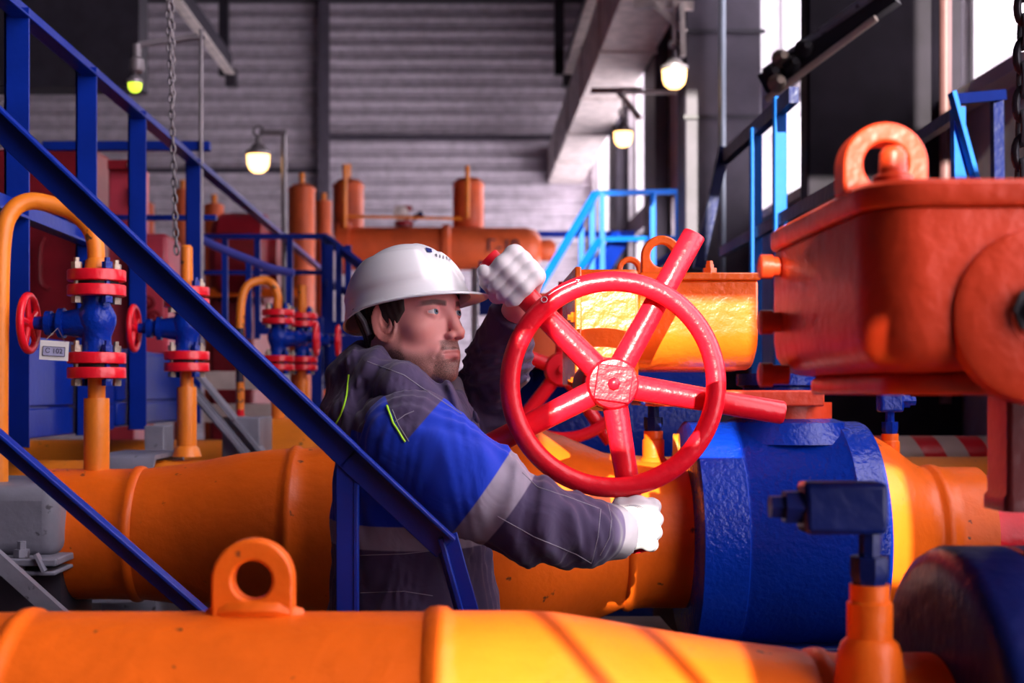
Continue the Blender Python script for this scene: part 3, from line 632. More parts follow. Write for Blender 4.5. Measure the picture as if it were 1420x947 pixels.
mn = thing('pump_unit', 'dark red pump unit behind the far blue railing', 'pump', P(350, 420, 9.5))
obj('base_box', MB().box(xa(290, 9.5), xa(352, 9.5), 9.5, 10.6, 0, CZ+.95), DARKRED, mn, bevel=.03)
obj('motor', MB().lathe(P(300, 360, 9.6), X_, [(0, .28), (.05, .32), (.35, .32), (.4, .22), (.45, .22)], 32), DARKRED, mn)
obj('base_frame', MB().box(xa(240, 9.5), xa(424, 9.5), 9.4, 9.5, CZ+.66-.0, CZ+.72), ORANGE, mn)
obj('control_box', MB().box(xa(322, 9.7), xa(345, 9.7), 9.6, 9.8, P(0, 322, 9.7).z, P(0, 297, 9.7).z), GREY, mn, bevel=.01)

# far blue railing with the lit sloping handrail
fr2 = thing('platform_railing', 'blue railing of the far platform behind the diagonal stair rail', 'railing', P(400, 450, 7.0))
obj('top_rail', MB().bar(P(280, 328, 7.0), P(455, 328, 7.0), .03, .026), BLUE, fr2)
obj('middle_rail', MB().bar(P(280, 378, 7.0), P(455, 378, 7.0), .02, .022), BLUE, fr2)
for px, wpx in ((312, 5), (357, 6), (402, 6), (450, 14)):
    obj('post', MB().bar(P(px, 470 if wpx < 10 else 540, 7.0), P(px, 326, 7.0), S(wpx, 7.0), .03, X_), BLUE, fr2)
sl2 = thing('ramp_railing', 'sloping pale lit handrail in front of the far platform', 'railing', P(350, 440, 6.0))
obj('handrail', MB().tube(spline([P(270, 326, 6.0), P(300, 342, 6.0), P(350, 362, 6.0), P(375, 372, 6.0), P(408, 379, 6.0)], 6), .019, 10), paint('blue rail with painted lilac light', (.07, .08, .42, 1), .35, .1, 30, .1), sl2)  # purple light on this handrail put into its paint
for px, py in ((312, 348), (345, 361), (401, 378)): obj('post', MB().bar(P(px, 470, 6.0), P(px, py, 6.0), .025, .025, X_), BLUE, sl2)
st = thing('descending_railing', 'blue descending railing directly left of the helmet', 'railing', P(470, 420, 6.8))
obj('handrail', MB().bar(P(452, 330, 6.9), P(510, 376, 6.2), .03, .035), BLUE, st)
obj('middle_rail', MB().bar(P(456, 392, 6.9), P(510, 420, 6.2), .03, .03), BLUE, st)
for px in (458, 470, 483): obj('post', MB().bar(P(px, 520, 6.6), P(px, 340, 6.6), .03, .03, X_), BLUE, st)
bb = thing('equipment_rack', 'blue steel frame standing behind the worker back', 'frame', P(450, 560, 6.4))
obj('upright', MB().bar(P(440, 970, 6.4), P(440, 440, 6.4), .07, .05, X_), BLUE, bb)
obj('panel', MB().box(xa(455, 6.4), xa(530, 6.4), 6.4, 6.5, P(0, 560, 6.4).z, P(0, 465, 6.4).z), BLUE, bb)
obj('rail', MB().bar(P(360, 455, 6.5), P(530, 455, 6.5), .05, .06), BLUE, bb)
gt = MB().bar(P(664, 400, 8.2), P(742, 400, 8.2), .1, .32); t = obj('blue_girder', gt, BLUE); tag(t, 'blue girder behind the glove and helmet brim', 'beam')
gt = MB().bar(P(740, 325, 15.0), P(880, 325, 15.0), .1, .06); t = obj('blue_girder', gt, BLUE); tag(t, 'thin blue beam in front of the bright far wall', 'beam')
gp = MB().tube([P(658, 880, 8.2), P(658, 372, 8.2)], S(4.5, 8.2), 12); t = obj('grey_post', gp, PALE); tag(t, 'pale grey vertical post below the helmet brim', 'post')

# right: bright blue stairs far, dark railing near
rs = thing('stair_railing', 'bright blue stair railing in the middle distance right of the lifted glove', 'railing', P(800, 420, 9.0))
A = [P(728, 432, 8.6), P(826, 268, 9.2), P(950, 266, 9.6)]
obj('handrail', MB().bar(A[0], A[1], .04, .035).bar(A[1], A[2], .04, .035), SUNLIT_BLUE, rs)
B = [P(745, 462, 8.6), P(832, 332, 9.2), P(950, 330, 9.6)]
obj('middle_rail', MB().bar(B[0], B[1], .04, .03).bar(B[1], B[2], .04, .03), SUNLIT_BLUE, rs)
for px, t0, b0 in ((806, 300, 845), (821, 275, 845), (835, 268, 845), (905, 268, 845), (940, 267, 845)):
    obj('post', MB().bar(P(px, b0, 9.2), P(px, t0, 9.2), .045, .035, X_), SUNLIT_BLUE, rs)
obj('stringer', MB().bar(P(735, 520, 8.8), P(860, 330, 9.4), .05, .12), BLUE, rs)
st2 = thing('stair_stringer', 'dark blue beam crossing behind the far bright stair posts', 'beam', P(905, 370, 10))
obj('beam', MB().bar(P(740, 470, 10.2), P(955, 340, 10.2), .05, .06), BLUE, st2)
obj('leg', MB().bar(P(956, 815, 10.2), P(956, 338, 10.2), .05, .05, X_), BLUE, st2)

XR = 1.02
rr = thing('gallery_railing', 'blue railing with dark top rail in front of the violet column', 'railing', (XR, 4.9, CZ))
obj('top_rail', MB().bar((XR, 4.25, zr(.925)), (XR, 5.45, zr(.925)), .03, .05), BLUEN, rr)
obj('middle_rail', MB().bar((XR, 3.6, zr(.56)), (XR, 5.45, zr(.56)), .02, .04), BLUEN, rr)
for px, Y, tp, wpx in ((1048, 4.8, 178, 15), (1081, 4.45, 135, 17)):
    obj('post', MB().box(xa(px-wpx/2, Y), xa(px+wpx/2, Y), Y-.02, Y+.02, zr(-.1), P(0, tp, Y).z), SUNLIT_BLUE, rr, bevel=.003)
obj('brace', MB().bar(P(1004, 205, 5.4), P(968, 372, 5.4), .04, .05, Y_), BLUEN, rr)
rr2 = thing('gallery_railing', 'bright blue railing end post and brace above the near gearbox', 'railing', P(1340, 250, 4.0))
obj('post', MB().bar(P(1330, 300, 4.0), P(1328, 150, 4.0), .034, .034, X_), SUNLIT_BLUE, rr2)
obj('brace', MB().bar(P(1320, 128, 3.95), P(1362, 282, 3.95), .012, .042, Y_), SUNLIT_BLUE, rr2)
obj('far_post', MB().bar(P(1384, 300, 4.1), P(1382, 135, 4.1), .032, .03, X_), BLUEN, rr2)
obj('top_rail', MB().bar(P(1322, 138, 4.0), P(1390, 132, 4.1), .03, .03), BLUEN, rr2)
obj('hand_rail', MB().bar(P(1262, 200, 4.5), P(1332, 155, 4.0), .03, .035), BLUEN, rr2)

# lamps
def lamp(c, r, label, lit=BULB):
    t = thing('pendant_lamp', label, 'lamp', c, 'caged well-glass lamps'); c = Vector(c)
    obj('glass_globe', MB().lathe(c, Z_, [(-r*1.7, r*.1), (-r*1.62, r*.45), (-r*1.35, r*.78), (-r*.9, r*.95), (0, r)], 28), lit, t)
    obj('cap', MB().lathe(c, Z_, [(-.01, r*1.12), (r*.15, r*1.12), (r*.35, r*.75), (r*.75, r*.5), (r*.9, r*.25), (r*1.5, r*.22)], 24), LAMPSH, t)
    obj('hook', MB().tube(circle(c+Z_*r*1.95, r*.42, X_, Z_, 20), r*.12, 8, closed=True), LAMPSH, t)
    return t
lamp(P(358, 213, 8.6), S(16, 8.6), 'lit amber lamp hanging from the grey post at centre left')
lp = MB().tube([P(396, 864, 8.6), P(394, 188, 8.6)], .019, 10).bar(P(397, 184, 8.6), P(360, 184, 8.6), .03, .03); t = obj('lamp_post', lp, LAMPSH); tag(t, 'grey lamp post with a short arm carrying the amber lamp', 'pole')
lamp(P(935, 95, 7.7), S(17, 7.7), 'lit amber lamp hanging beside the violet column')
lamp(P(864, 182, 11.2), S(13, 11.2), 'farther amber lamp below the duct end')
lamp(P(187, 112, 5.45), S(10, 5.45), 'small green lamp in the dark at upper left', GREENB)
gm_ = MB().lathe(P(190, 100, 5.45), Z_, [(0, .025), (.015, .032), (.05, .028), (.06, .018), (.11, .018)], 20).bar(P(192, 62, 5.45), P(274, 50, 5.47), .02, .02); t = obj('lamp_bracket', gm_, LAMPSH); tag(t, 'dark bracket fixture holding the green lamp', 'bracket')
la = MB().bar(P(935, 2, 7.7), P(935, 62, 7.7), .02, .02, X_).bar(P(945, 5, 7.7), P(947, 78, 7.7), .05, .03, X_).bar(P(962, 8, 7.7), P(880, 6, 7.75), .03, .05).bar(P(950, 45, 7.7), P(908, 8, 7.72), .03, .035).bar(P(955, 8, 7.7), P(955, 8, 7.99), .05, .05); t = obj('lamp_bracket', la, PALE); tag(t, 'pale bracket under the duct carrying the upper amber lamp', 'bracket')
lb = MB().bar(P(888, 125, 11.2), P(822, 126, 12), .04, .05).bar(P(888, 165, 11.2), P(858, 128, 11.4), .03, .04).bar(P(864, 164, 11.2), P(864, 128, 11.2), .02, .02, X_).bar(P(864, 128, 11.2), (1.9, 11.2, P(0, 128, 11.2).z), .03, .03); t = obj('lamp_bracket', lb, PALE); tag(t, 'pale bracket at the duct end above the farther amber lamp', 'bracket')

# duct, crane rails, roof steel
kd = 3.14
dm = MB().box(.395*kd, .557*kd, 9.2, BY-.05, CZ+kd, CZ+kd+.55)
dt = thing('duct', 'pale rectangular air duct running to the back wall at upper right', 'duct', (1.5, 15, CZ+kd))
obj('casing', dm, PALE, dt, bevel=.01)
for yy in (10.6, 12.6, 14.6, 16.6, 18.6): obj('joint_flange', MB().box(.395*kd-.015, .557*kd+.015, yy-.02, yy+.02, CZ+kd-.02, CZ+kd+.56), PALE, dt)
for x, lab in ((1.27, 'pale crane rail beam under the roof left of the duct'), (-2.9, 'dark crane rail beam under the roof at upper left')):
    t = thing('crane_rail', lab, 'beam', (x, 12, CZ+3.95), 'crane rails under the roof')
    obj('bottom_flange', MB().box(x-.055, x+.055, 5, 17, CZ+3.93, CZ+3.95), PALE, t)
    obj('web', MB().box(x-.01, x+.01, 5, 17, CZ+3.95, CZ+4.2), DARKSTEEL, t)
    obj('end_stop', MB().box(x-.06, x+.07, 16.9, 17.05, CZ+3.8, CZ+4.0), DARKSTEEL, t)
    obj('hanger', MB().box(x-.16, x-.04, 17.0, 17.1, CZ+3.95, CH), DARKSTEEL, t)
for yy in (6.0, 9.5, 13.0, 16.5):
    struct('roof_beam', MB().box(-9, 1.9, yy-.1, yy+.1, CH-.5, CH), DARKSTEEL)
struct('shade_block', MB().box(-9.0, -2.5, 10.5, 10.8, CZ+2.35, CZ+3.6), DARKSTEEL)  # dark block added to darken the upper left background
# conduit and cable run on the right
cv = MB().tube([P(1001, 560, 7.9), P(1001, -40, 7.9)], S(5, 7.9), 12); t = obj('conduit', cv, paint('pale blue conduit', (.30, .36, .46, 1), .4, .1, 30, .1)); tag(t, 'pale blue vertical conduit on the violet column', 'pipe')
ct = thing('cable_tray', 'dark diagonal cable tray with pipes in front of the right windows', 'tray', P(1120, 80, 6.0))
obj('tray', MB().bar(P(1060, 118, 5.15), P(1240, -8, 4.85), .05, .075), BLACK, ct)
obj('pipe', MB().tube([P(1060, 100, 5.15), P(1215, -10, 4.85)], .016, 10), GREY, ct)
obj('pipe', MB().tube([P(1062, 138, 5.15), P(1215, 25, 4.85)], .013, 10), CREAM, ct)
for i, (px, py) in enumerate(((1068, 105), (1080, 84), (1095, 92), (1075, 118), (1112, 70))):
    obj('fitting', MB().lathe(P(px, py, 5.1-i*.02), -Y_, [(0, .026), (.03, .036), (.06, .022), (.09, .014)], 10), STEEL if i % 2 else BLACK, ct)
# red and cream striped pipe, grey bench beyond
Ys = 4.3; sp = thing('striped_pipe', 'red and cream striped pipe beyond the blue test cock', 'pipe', P(1300, 627, Ys))
zs_ = P(0, 630, Ys).z; rs_ = S(26, Ys); xs = 1180; q = 0
while xs < 1440:
    m_ = MB(); sl_ = .05; rings = []
    for e in (xs, xs+31):
        rings.append([Vector((xa(e, Ys)+.03*math.cos(2*PI*k/32), Ys+rs_*math.sin(2*PI*k/32)*-1, zs_-rs_*math.cos(2*PI*k/32))) for k in range(32)])
    m_.ring_loft(rings); obj('band', m_, RED if q % 2 else CREAM, sp, smooth=40); xs += 31; q += 1
bn = MB().box(.5, 1.28, 5.8, 6.6, P(0, 590, 6.0).z, P(0, 562, 6.0).z); t = obj('steel_bench', bn, GREY, bevel=.01); tag(t, 'grey steel bench edge behind the striped pipe', 'bench')
bn = MB().box(.5, 1.28, 5.6, 5.8, 0, P(0, 592, 5.6).z); t = obj('machine_plinth', bn, paint('dark brown plinth', (.12, .035, .03, 1), .6, .2, 20, .2)); tag(t, 'dark brown plinth behind the striped pipe', 'plinth')
# ------------------------------------------------------------------ the worker
from mathutils.bvhtree import BVHTree
class Field:                                             # signed distance field on a grid, meshed with surface nets
    def __init__(s, lo, hi, h):
        s.h = h; s.lo = np.array(lo, float); n = np.ceil((np.array(hi)-s.lo)/h).astype(int)+1
        ax = [(s.lo[i]+h*np.arange(n[i])).astype(np.float32) for i in range(3)]
        s.x, s.y, s.z = ax[0][:, None, None], ax[1][None, :, None], ax[2][None, None, :]
        s.shape = tuple(n)
def smin(a, b, k):
    h = np.clip(.5+.5*(b-a)/k, 0, 1); return b+(a-b)*h-k*h*(1-h)
def smax(a, b, k): return -smin(-a, -b, k)
def ell(g, c, r):
    x, y, z = (g.x-c[0]), (g.y-c[1]), (g.z-c[2])
    k0 = np.sqrt((x/r[0])**2+(y/r[1])**2+(z/r[2])**2); k1 = np.sqrt((x/r[0]**2)**2+(y/r[1]**2)**2+(z/r[2]**2)**2)+1e-6
    return k0*(k0-1)/k1
def cap(g, a, b, ra, rb=None):
    rb = ra if rb is None else rb
    a = np.array(a, float); b = np.array(b, float); d = b-a; L2 = float(d@d)+1e-12
    t = np.clip(((g.x-a[0])*d[0]+(g.y-a[1])*d[1]+(g.z-a[2])*d[2])/L2, 0, 1)
    return np.sqrt((g.x-a[0]-t*d[0])**2+(g.y-a[1]-t*d[1])**2+(g.z-a[2]-t*d[2])**2)-(ra+(rb-ra)*t)
def chain_sdf(g, pts, rs, k):
    d = None
    for i in range(len(pts)-1):
        c = cap(g, pts[i], pts[i+1], rs[i], rs[i+1]); d = c if d is None else smin(d, c, k)
    return d
def nets(f, g):
    s = f < 0; nx, ny, nz = f.shape
    acc = np.zeros((nx-1, ny-1, nz-1, 3), np.float32); cnt = np.zeros((nx-1, ny-1, nz-1), np.float32)
    sl = lambda o, n: slice(o, n-1+o)
    for ax in range(3):
        o1, o2 = [i for i in range(3) if i != ax]
        for p in (0, 1):
            for q in (0, 1):
                a = [0, 0, 0]; a[o1] = p; a[o2] = q; b = list(a); b[ax] = 1
                fa = f[sl(a[0],nx), sl(a[1],ny), sl(a[2],nz)]; fb = f[sl(b[0],nx), sl(b[1],ny), sl(b[2],nz)]
                m = (fa < 0) != (fb < 0); t = np.where(m, fa/np.where(m, fa-fb, 1), 0)
                acc[..., ax] += t*m; acc[..., o1] += p*m; acc[..., o2] += q*m; cnt += m
    act = cnt > 0; idx = -np.ones(act.shape, np.int64); cells = np.argwhere(act); idx[act] = np.arange(len(cells))
    u = acc[act]/cnt[act][:, None]+cells; mx = np.array(f.shape)-1.001
    gr = np.stack(np.gradient(f), -1)
    def samp(a, u):
        u = np.clip(u, 0, mx); i = u.astype(int); r = u-i; o = 0
        for p in (0, 1):
            for q in (0, 1):
                for k in (0, 1):
                    wt = (r[:, 0] if p else 1-r[:, 0])*(r[:, 1] if q else 1-r[:, 1])*(r[:, 2] if k else 1-r[:, 2])
                    val = a[i[:, 0]+p, i[:, 1]+q, i[:, 2]+k]; o = o+(wt[:, None] if a.ndim == 4 else wt)*val
        return o
    for _ in range(2):                                    # settle the vertices on the surface
        G = samp(gr, u); st = samp(f, u)/np.maximum((G*G).sum(1), 1e-9); u = u-np.clip(st[:, None]*G, -.6, .6)
    v = u*g.h+g.lo
    faces = []
    for ax in range(3):
        o1, o2 = (ax+1) % 3, (ax+2) % 3
        a = [slice(None)]*3; b = [slice(None)]*3; a[ax] = slice(0, -1); b[ax] = slice(1, None)
        m = s[tuple(a)] != s[tuple(b)]; e = np.argwhere(m); inside = s[tuple(a)][m]
        ok = (e[:, o1] > 0) & (e[:, o2] > 0) & (e[:, o1] < f.shape[o1]-1) & (e[:, o2] < f.shape[o2]-1); e, inside = e[ok], inside[ok]
        def at(d1, d2):
            c = e.copy(); c[:, o1] += d1; c[:, o2] += d2; return idx[c[:, 0], c[:, 1], c[:, 2]]
        q = np.stack([at(-1,-1), at(0,-1), at(0,0), at(-1,0)], 1); q[~inside] = q[~inside][:, ::-1]; faces.append(q)
    return v, np.concatenate(faces)
def mesh_obj(name, v, f, mat, parent, smooth_iter=0, attrs=None, label=None):
    me = bpy.data.meshes.new(name); off = np.array(ORG[parent.name]); v = np.asarray(v, float)
    for _ in range(smooth_iter):                          # light Laplacian smoothing
        s = np.zeros_like(v); c = np.zeros(len(v))
        for i in range(4):
            a, b = f[:, i], f[:, (i+1) % 4]; np.add.at(s, a, v[b]); np.add.at(c, a, 1); np.add.at(s, b, v[a]); np.add.at(c, b, 1)
        v = v*.5+.5*s/np.maximum(c, 1)[:, None]
    me.from_pydata((v-off).tolist(), [], f.tolist()); me.update(); me.shade_smooth()
    for k, a in (attrs or {}).items():
        at = me.attributes.new(k, 'FLOAT', 'POINT'); at.data.foreach_set('value', np.asarray(a, np.float32))
    me.materials.append(mat); o = bpy.data.objects.new(name, me); sc.collection.objects.link(o); o.parent = parent; ORG[o.name] = off_v = Vector(off)
    if label: o['label'] = label
    return o, v, f
CAMP = Vector((0, 0, CZ))
def caster(v, f):
    t = BVHTree.FromPolygons([tuple(p) for p in v], [tuple(q) for q in f])
    def hit(px, py, lift=.0):
        d = (P(px, py, 1)-CAMP).normalized(); r = t.ray_cast(CAMP, d)
        return None if r[0] is None else r[0]+(r[1] if r[1].dot(d) < 0 else -r[1])*lift
    return hit

# --- materials of the clothing
def cloth(name, build, bump=.35, rough=.85):
    """fabric; build(tree, position socket) returns a colour socket or colour"""
    m = bpy.data.materials.new(name); m.use_nodes = True; t = m.node_tree; b = t.nodes['Principled BSDF']
    b.inputs['Roughness'].default_value = rough; b.inputs['Specular IOR Level'].default_value = .25; b.inputs['Sheen Weight'].default_value = .15
    geo = t.nodes.new('ShaderNodeTexCoord'); pos = geo.outputs['Object']
    c = build(t, pos)
    if isinstance(c, tuple): b.inputs['Base Color'].default_value = c
    else: t.links.new(c, b.inputs['Base Color'])
    n = t.nodes.new('ShaderNodeTexNoise'); n.inputs['Scale'].default_value = 13; n.inputs['Detail'].default_value = 2; n.inputs['Distortion'].default_value = 1.5
    t.links.new(pos, n.inputs['Vector'])
    bp = t.nodes.new('ShaderNodeBump'); bp.inputs['Strength'].default_value = bump; bp.inputs['Distance'].default_value = .012
    t.links.new(n.outputs['Fac'], bp.inputs['Height']); t.links.new(bp.outputs[0], b.inputs['Normal'])
    return m
def step(t, pos, n, d, edge=.0012):                       # 1 where n.p > d
    dt = t.nodes.new('ShaderNodeVectorMath'); dt.operation = 'DOT_PRODUCT'; t.links.new(pos, dt.inputs[0]); dt.inputs[1].default_value = n
    mr = t.nodes.new('ShaderNodeMapRange'); mr.inputs[1].default_value = d-edge; mr.inputs[2].default_value = d+edge; t.links.new(dt.outputs['Value'], mr.inputs[0]); return mr.outputs[0]
def mul(t, a, b):
    n = t.nodes.new('ShaderNodeMath'); n.operation = 'MULTIPLY'; t.links.new(a, n.inputs[0]); t.links.new(b, n.inputs[1]); return n.outputs[0]
def over(t, base, fac, col):
    m = t.nodes.new('ShaderNodeMix'); m.data_type = 'RGBA'; t.links.new(fac, m.inputs[0])
    if isinstance(base, tuple): m.inputs[6].default_value = base
    else: t.links.new(base, m.inputs[6])
    m.inputs[7].default_value = col; return m.outputs[2]
C_BLUE, C_DARK, C_BAND = (.006, .040, .52, 1), (.066, .046, .105, 1), (.29, .25, .32, 1)

person = thing('person', 'man in white helmet and blue-grey work jacket turning the red wheel', 'person', (P(575, 700, 2.47).x, 2.47, 0))
PO = np.array(person.location)
# --- head, in its own axes: f forward, l to his left, u up
ya = math.radians(39); pt = math.radians(4)
Hh = np.array(P(570.5, 441, 2.46))
Fv = np.array([math.cos(ya)*math.cos(pt), -math.sin(ya)*math.cos(pt), math.sin(pt)]); Lv = np.array([math.sin(ya), math.cos(ya), 0]); Uv = np.cross(Fv, Lv)
HS = 1.0
def h2w(p): p = np.asarray(p, float)*HS; return Hh+p[..., 0:1]*Fv+p[..., 1:2]*Lv+p[..., 2:3]*Uv
g = Field((-.13, -.10, -.24), (.14, .10, .15), .0022)
class Sym: pass
gs = Sym(); gs.x, gs.y, gs.z = g.x, np.abs(g.y), g.z
d = ell(gs, (-.012, 0, .030), (.100, .077, .092))
d = smin(d, ell(gs, (.028, 0, -.035), (.060, .056, .084)), .03)
d = smin(d, ell(gs, (.045, 0, -.088), (.043, .040, .032)), .022)
d = smin(d, cap(gs, (.00, .052, -.050), (.052, .030, -.098), .017, .014), .025)   # jaw line
d = smin(d, ell(gs, (.074, 0, -.106), (.019, .021, .016)), .016)                   # chin
d = smin(d, ell(gs, (.052, .044, -.026), (.022, .018, .016)), .022)                # cheekbone
d = smin(d, cap(gs, (.080, .012, .019), (.064, .044, .018), .010, .008), .016)     # brow ridge
d = smin(d, ell(gs, (.074, 0, -.070), (.022, .030, .028)), .015)                   # muzzle
d = smax(d, -ell(gs, (.096, .032, .001), (.020, .017, .0115)), .010)               # sockets
ball = ell(gs, (.0735, .0315, .001), (.0138, .0138, .0138))
apt = .0045*np.clip(1-((gs.y-.0315)/.0155)**2, 0, 1)
d = smin(d, np.maximum(ball, np.maximum(apt-(gs.z-.0010), -(gs.z-.0010)-.1)*.9), .004)  # upper lid
d = smin(d, np.maximum(ball+.0004, (apt*.75+(gs.z-.0010))*.9), .004)                   # lower lid
d = smin(d, cap(gs, (.086, 0, .012), (.105, 0, -.034), .0085, .0100), .010)        # nose bridge
d = smin(d, ell(gs, (.1085, 0, -.036), (.0098, .0096, .0090)), .007)
d = smin(d, ell(gs, (.099, .0125, -.0415), (.0098, .0066, .0072)), .006)
d = smax(d, -ell(gs, (.1035, .0065, -.0500), (.006, .0038, .0050)), .003)
d = smin(d, cap(gs, (.0985, 0, -.0660), (.083, .022, -.0712), .0052, .0028), .004) # lips
d = smin(d, cap(gs, (.0970, 0, -.0768), (.083, .020, -.0730), .0064, .0028), .004)
d = smax(d, -cap(gs, (.1055, 0, -.0712), (.0885, .0235, -.0722), .0014, .0012), .002)
d = smax(d, -ell(gs, (.1010, 0, -.0875), (.010, .020, .0045)), .006)               # chin crease
d = smax(d, -cap(gs, (.1085, 0, -.050), (.1055, 0, -.060), .0028), .004)           # philtrum
d = smax(d, -cap(gs, (.098, .0205, -.046), (.080, .034, -.078), .0020, .0012), .006)   # fold beside the mouth
# ears
ex, ez = (g.x-.003)/1.12, (g.z+.012)/1.12
ca, sa = math.cos(.18), math.sin(.18); e1, e2 = ex*ca+ez*sa, -ex*sa+ez*ca
ed = np.sqrt((e1/.0185)**2+(e2/.0315)**2); lat = gs.y-.0745-.45*np.clip(-e1, -.02, .03)
ear = np.maximum((ed-1)*.018, np.abs(lat)-.0055)
bowl = np.maximum((np.sqrt(((e1-.003)/.0125)**2+((e2-.003)/.0235)**2)-1)*.012, -(lat-.0005))
ear = smax(ear, -bowl, .003)
ear = smin(ear, np.maximum(np.sqrt(((e1+.003)/.010)**2+((e2-.002)/.019)**2+((lat)/.004)**2)*0+np.abs(np.sqrt(((e1-.002)/.0085)**2+((e2-.004)/.017)**2)-1)*.010-.0022, np.abs(lat)-.0042), .003)
d = smin(d, ear, .006)
d = smin(d, cap(g, (-.030, 0, -.06), (-.055, 0, -.22), .056, .064), .03)           # neck
d = smin(d, cap(gs, (-.03, .05, -.05), (.02, .012, -.19), .014, .014), .02)
hv_, hf_ = nets(d.astype(np.float32), g)
def sstep(a, b, x): t = np.clip((x-a)/(b-a), 0, 1); return t*t*(3-2*t)
hx, hy, hz = hv_[:, 0], np.abs(hv_[:, 1]), hv_[:, 2]
nz_ = np.sin(hv_[:, 0]*620+np.sin(hv_[:, 2]*410))*np.sin(hv_[:, 1]*570+np.sin(hv_[:, 0]*380))*np.sin(hv_[:, 2]*640)
lip = sstep(.0086, .0058, np.abs(hz+.0740-.02*np.clip(hy-.012, 0, 1)))*sstep(.024, .019, hy)*sstep(.080, .085, hx)
jawl = sstep(-.058, -.082, hz-.25*np.clip(.045-hx, 0, .05)*1.0)           # lower face
must = sstep(.0245, .017, np.abs(hz+.0575-.0))*0+sstep(.011, .007, np.abs(hz+.0575))*sstep(.030, .022, hy)*sstep(.078, .088, hx)
goat = sstep(-.082, -.094, hz)*sstep(.036, .026, hy)*sstep(.02, .05, hx)
side = sstep(.030, .015, hx)*sstep(-.004, -.012, hx-.035)*sstep(.0, -.02, hz)
beard = np.clip(.80*jawl*sstep(-.14, -.118, hz)+.9*must+.75*goat+.0*side, 0, 1)
beard = np.clip(beard+.55*sstep(.034, .022, hx)*sstep(-.004, .006, hx)*sstep(.000, -.02, hz)*sstep(-.14, -.12, hz), 0, 1)*sstep(-.03, .0, hx)*(1-lip)
brow = sstep(.0062, .0030, 1.0*np.abs(hz-.0150-.0035*np.clip(1-np.abs(hy-.034)/.026, 0, 1)))*sstep(.011, .015, hy)*sstep(.058, .050, hy)*sstep(.05, .06, hx)
hair_m = np.clip(brow*.85, 0, 1)
redm = np.exp(-(((hx-.112)/.02)**2+(hy/.02)**2+((hz+.038)/.02)**2))+.7*np.exp(-(((hy-.045)/.02)**2+((hz+.03)/.02)**2))+.8*(hy > .073)
skin = bpy.data.materials.new('weathered skin'); skin.use_nodes = True; t = skin.node_tree; b = t.nodes['Principled BSDF']
b.inputs['Roughness'].default_value = .48; b.inputs['Subsurface Weight'].default_value = .12; b.inputs['Subsurface Radius'].default_value = (.010, .004, .002); b.inputs['Specular IOR Level'].default_value = .4
def att(n): a = t.nodes.new('ShaderNodeAttribute'); a.attribute_name = n; return a.outputs['Fac']
c = over(t, (.85, .37, .33, 1), att('flush'), (.64, .19, .14, 1))
c = over(t, c, att('lip'), (.50, .145, .125, 1))
tc_ = t.nodes.new('ShaderNodeTexCoord'); n_1 = t.nodes.new('ShaderNodeTexNoise'); n_1.inputs['Scale'].default_value = 800; n_1.inputs['Detail'].default_value = 2; t.links.new(tc_.outputs['Object'], n_1.inputs['Vector'])
mr = t.nodes.new('ShaderNodeMapRange'); mr.inputs[1].default_value = .38; mr.inputs[2].default_value = .58; mr.inputs[3].default_value = .7; mr.inputs[4].default_value = 1; t.links.new(n_1.outputs['Fac'], mr.inputs[0])
c = over(t, c, mul(t, att('beard'), mr.outputs[0]), (.095, .045, .034, 1)); c = over(t, c, att('brow'), (.060, .030, .024, 1)); t.links.new(c, b.inputs['Base Color'])
bp = t.nodes.new('ShaderNodeBump'); bp.inputs['Strength'].default_value = .12; bp.inputs['Distance'].default_value = .002; t.links.new(n_1.outputs['Fac'], bp.inputs['Height']); t.links.new(bp.outputs[0], b.inputs['Normal'])
# body under the clothes
SHn, MAn, ELn, FAn, CUn = [np.array(P(*q)) for q in ((573, 614, 2.29), (640, 668, 2.24), (738, 723, 2.24), (802, 737, 2.285), (858, 737, 2.345))]
SHf, ELf, FAf, CUf = [np.array(P(*q)) for q in ((612, 592, 2.62), (668, 568, 2.66), (692, 500, 2.57), (713, 434, 2.475))]
WRn, WRf = np.array(P(876, 733, 2.352)), np.array(P(720, 425, 2.462))
gb_ = Field((-.34, 2.15, .05), (.42, 2.80, 1.70), .009)
bd = cap(gb_, P(582, 860, 2.47), P(566, 620, 2.47), .11, .10); bd = smin(bd, cap(gb_, P(573, 618, 2.33), P(600, 600, 2.60), .055), .06)
bd = smin(bd, chain_sdf(gb_, [SHn, ELn, WRn], [.05, .042, .029], .02), .03); bd = smin(bd, chain_sdf(gb_, [SHf, ELf, WRf], [.05, .042, .029], .02), .03)
bd = smin(bd, cap(gb_, h2w([-.045, 0, -.13]), P(566, 600, 2.47), .056, .07), .04)
for yy in (2.37, 2.57): bd = smin(bd, chain_sdf(gb_, [(-.09, yy, .98), (-.07, yy, .52), (-.09, yy, .09)], [.085, .055, .04], .03), .04)
bd = np.maximum(bd, gb_.z-1.36+0*gb_.x) if False else bd
bv_, bf_ = nets(bd.astype(np.float32), gb_)
allv = np.concatenate([h2w(hv_), bv_]); allf = np.concatenate([hf_, bf_+len(hv_)]); Z0 = np.zeros(len(bv_))
mesh_obj('body', allv, allf, skin, person, 0, {'beard': np.r_[beard, Z0], 'lip': np.r_[lip, Z0], 'brow': np.r_[hair_m, Z0], 'flush': np.r_[np.clip(redm*.6, 0, 1), Z0]})
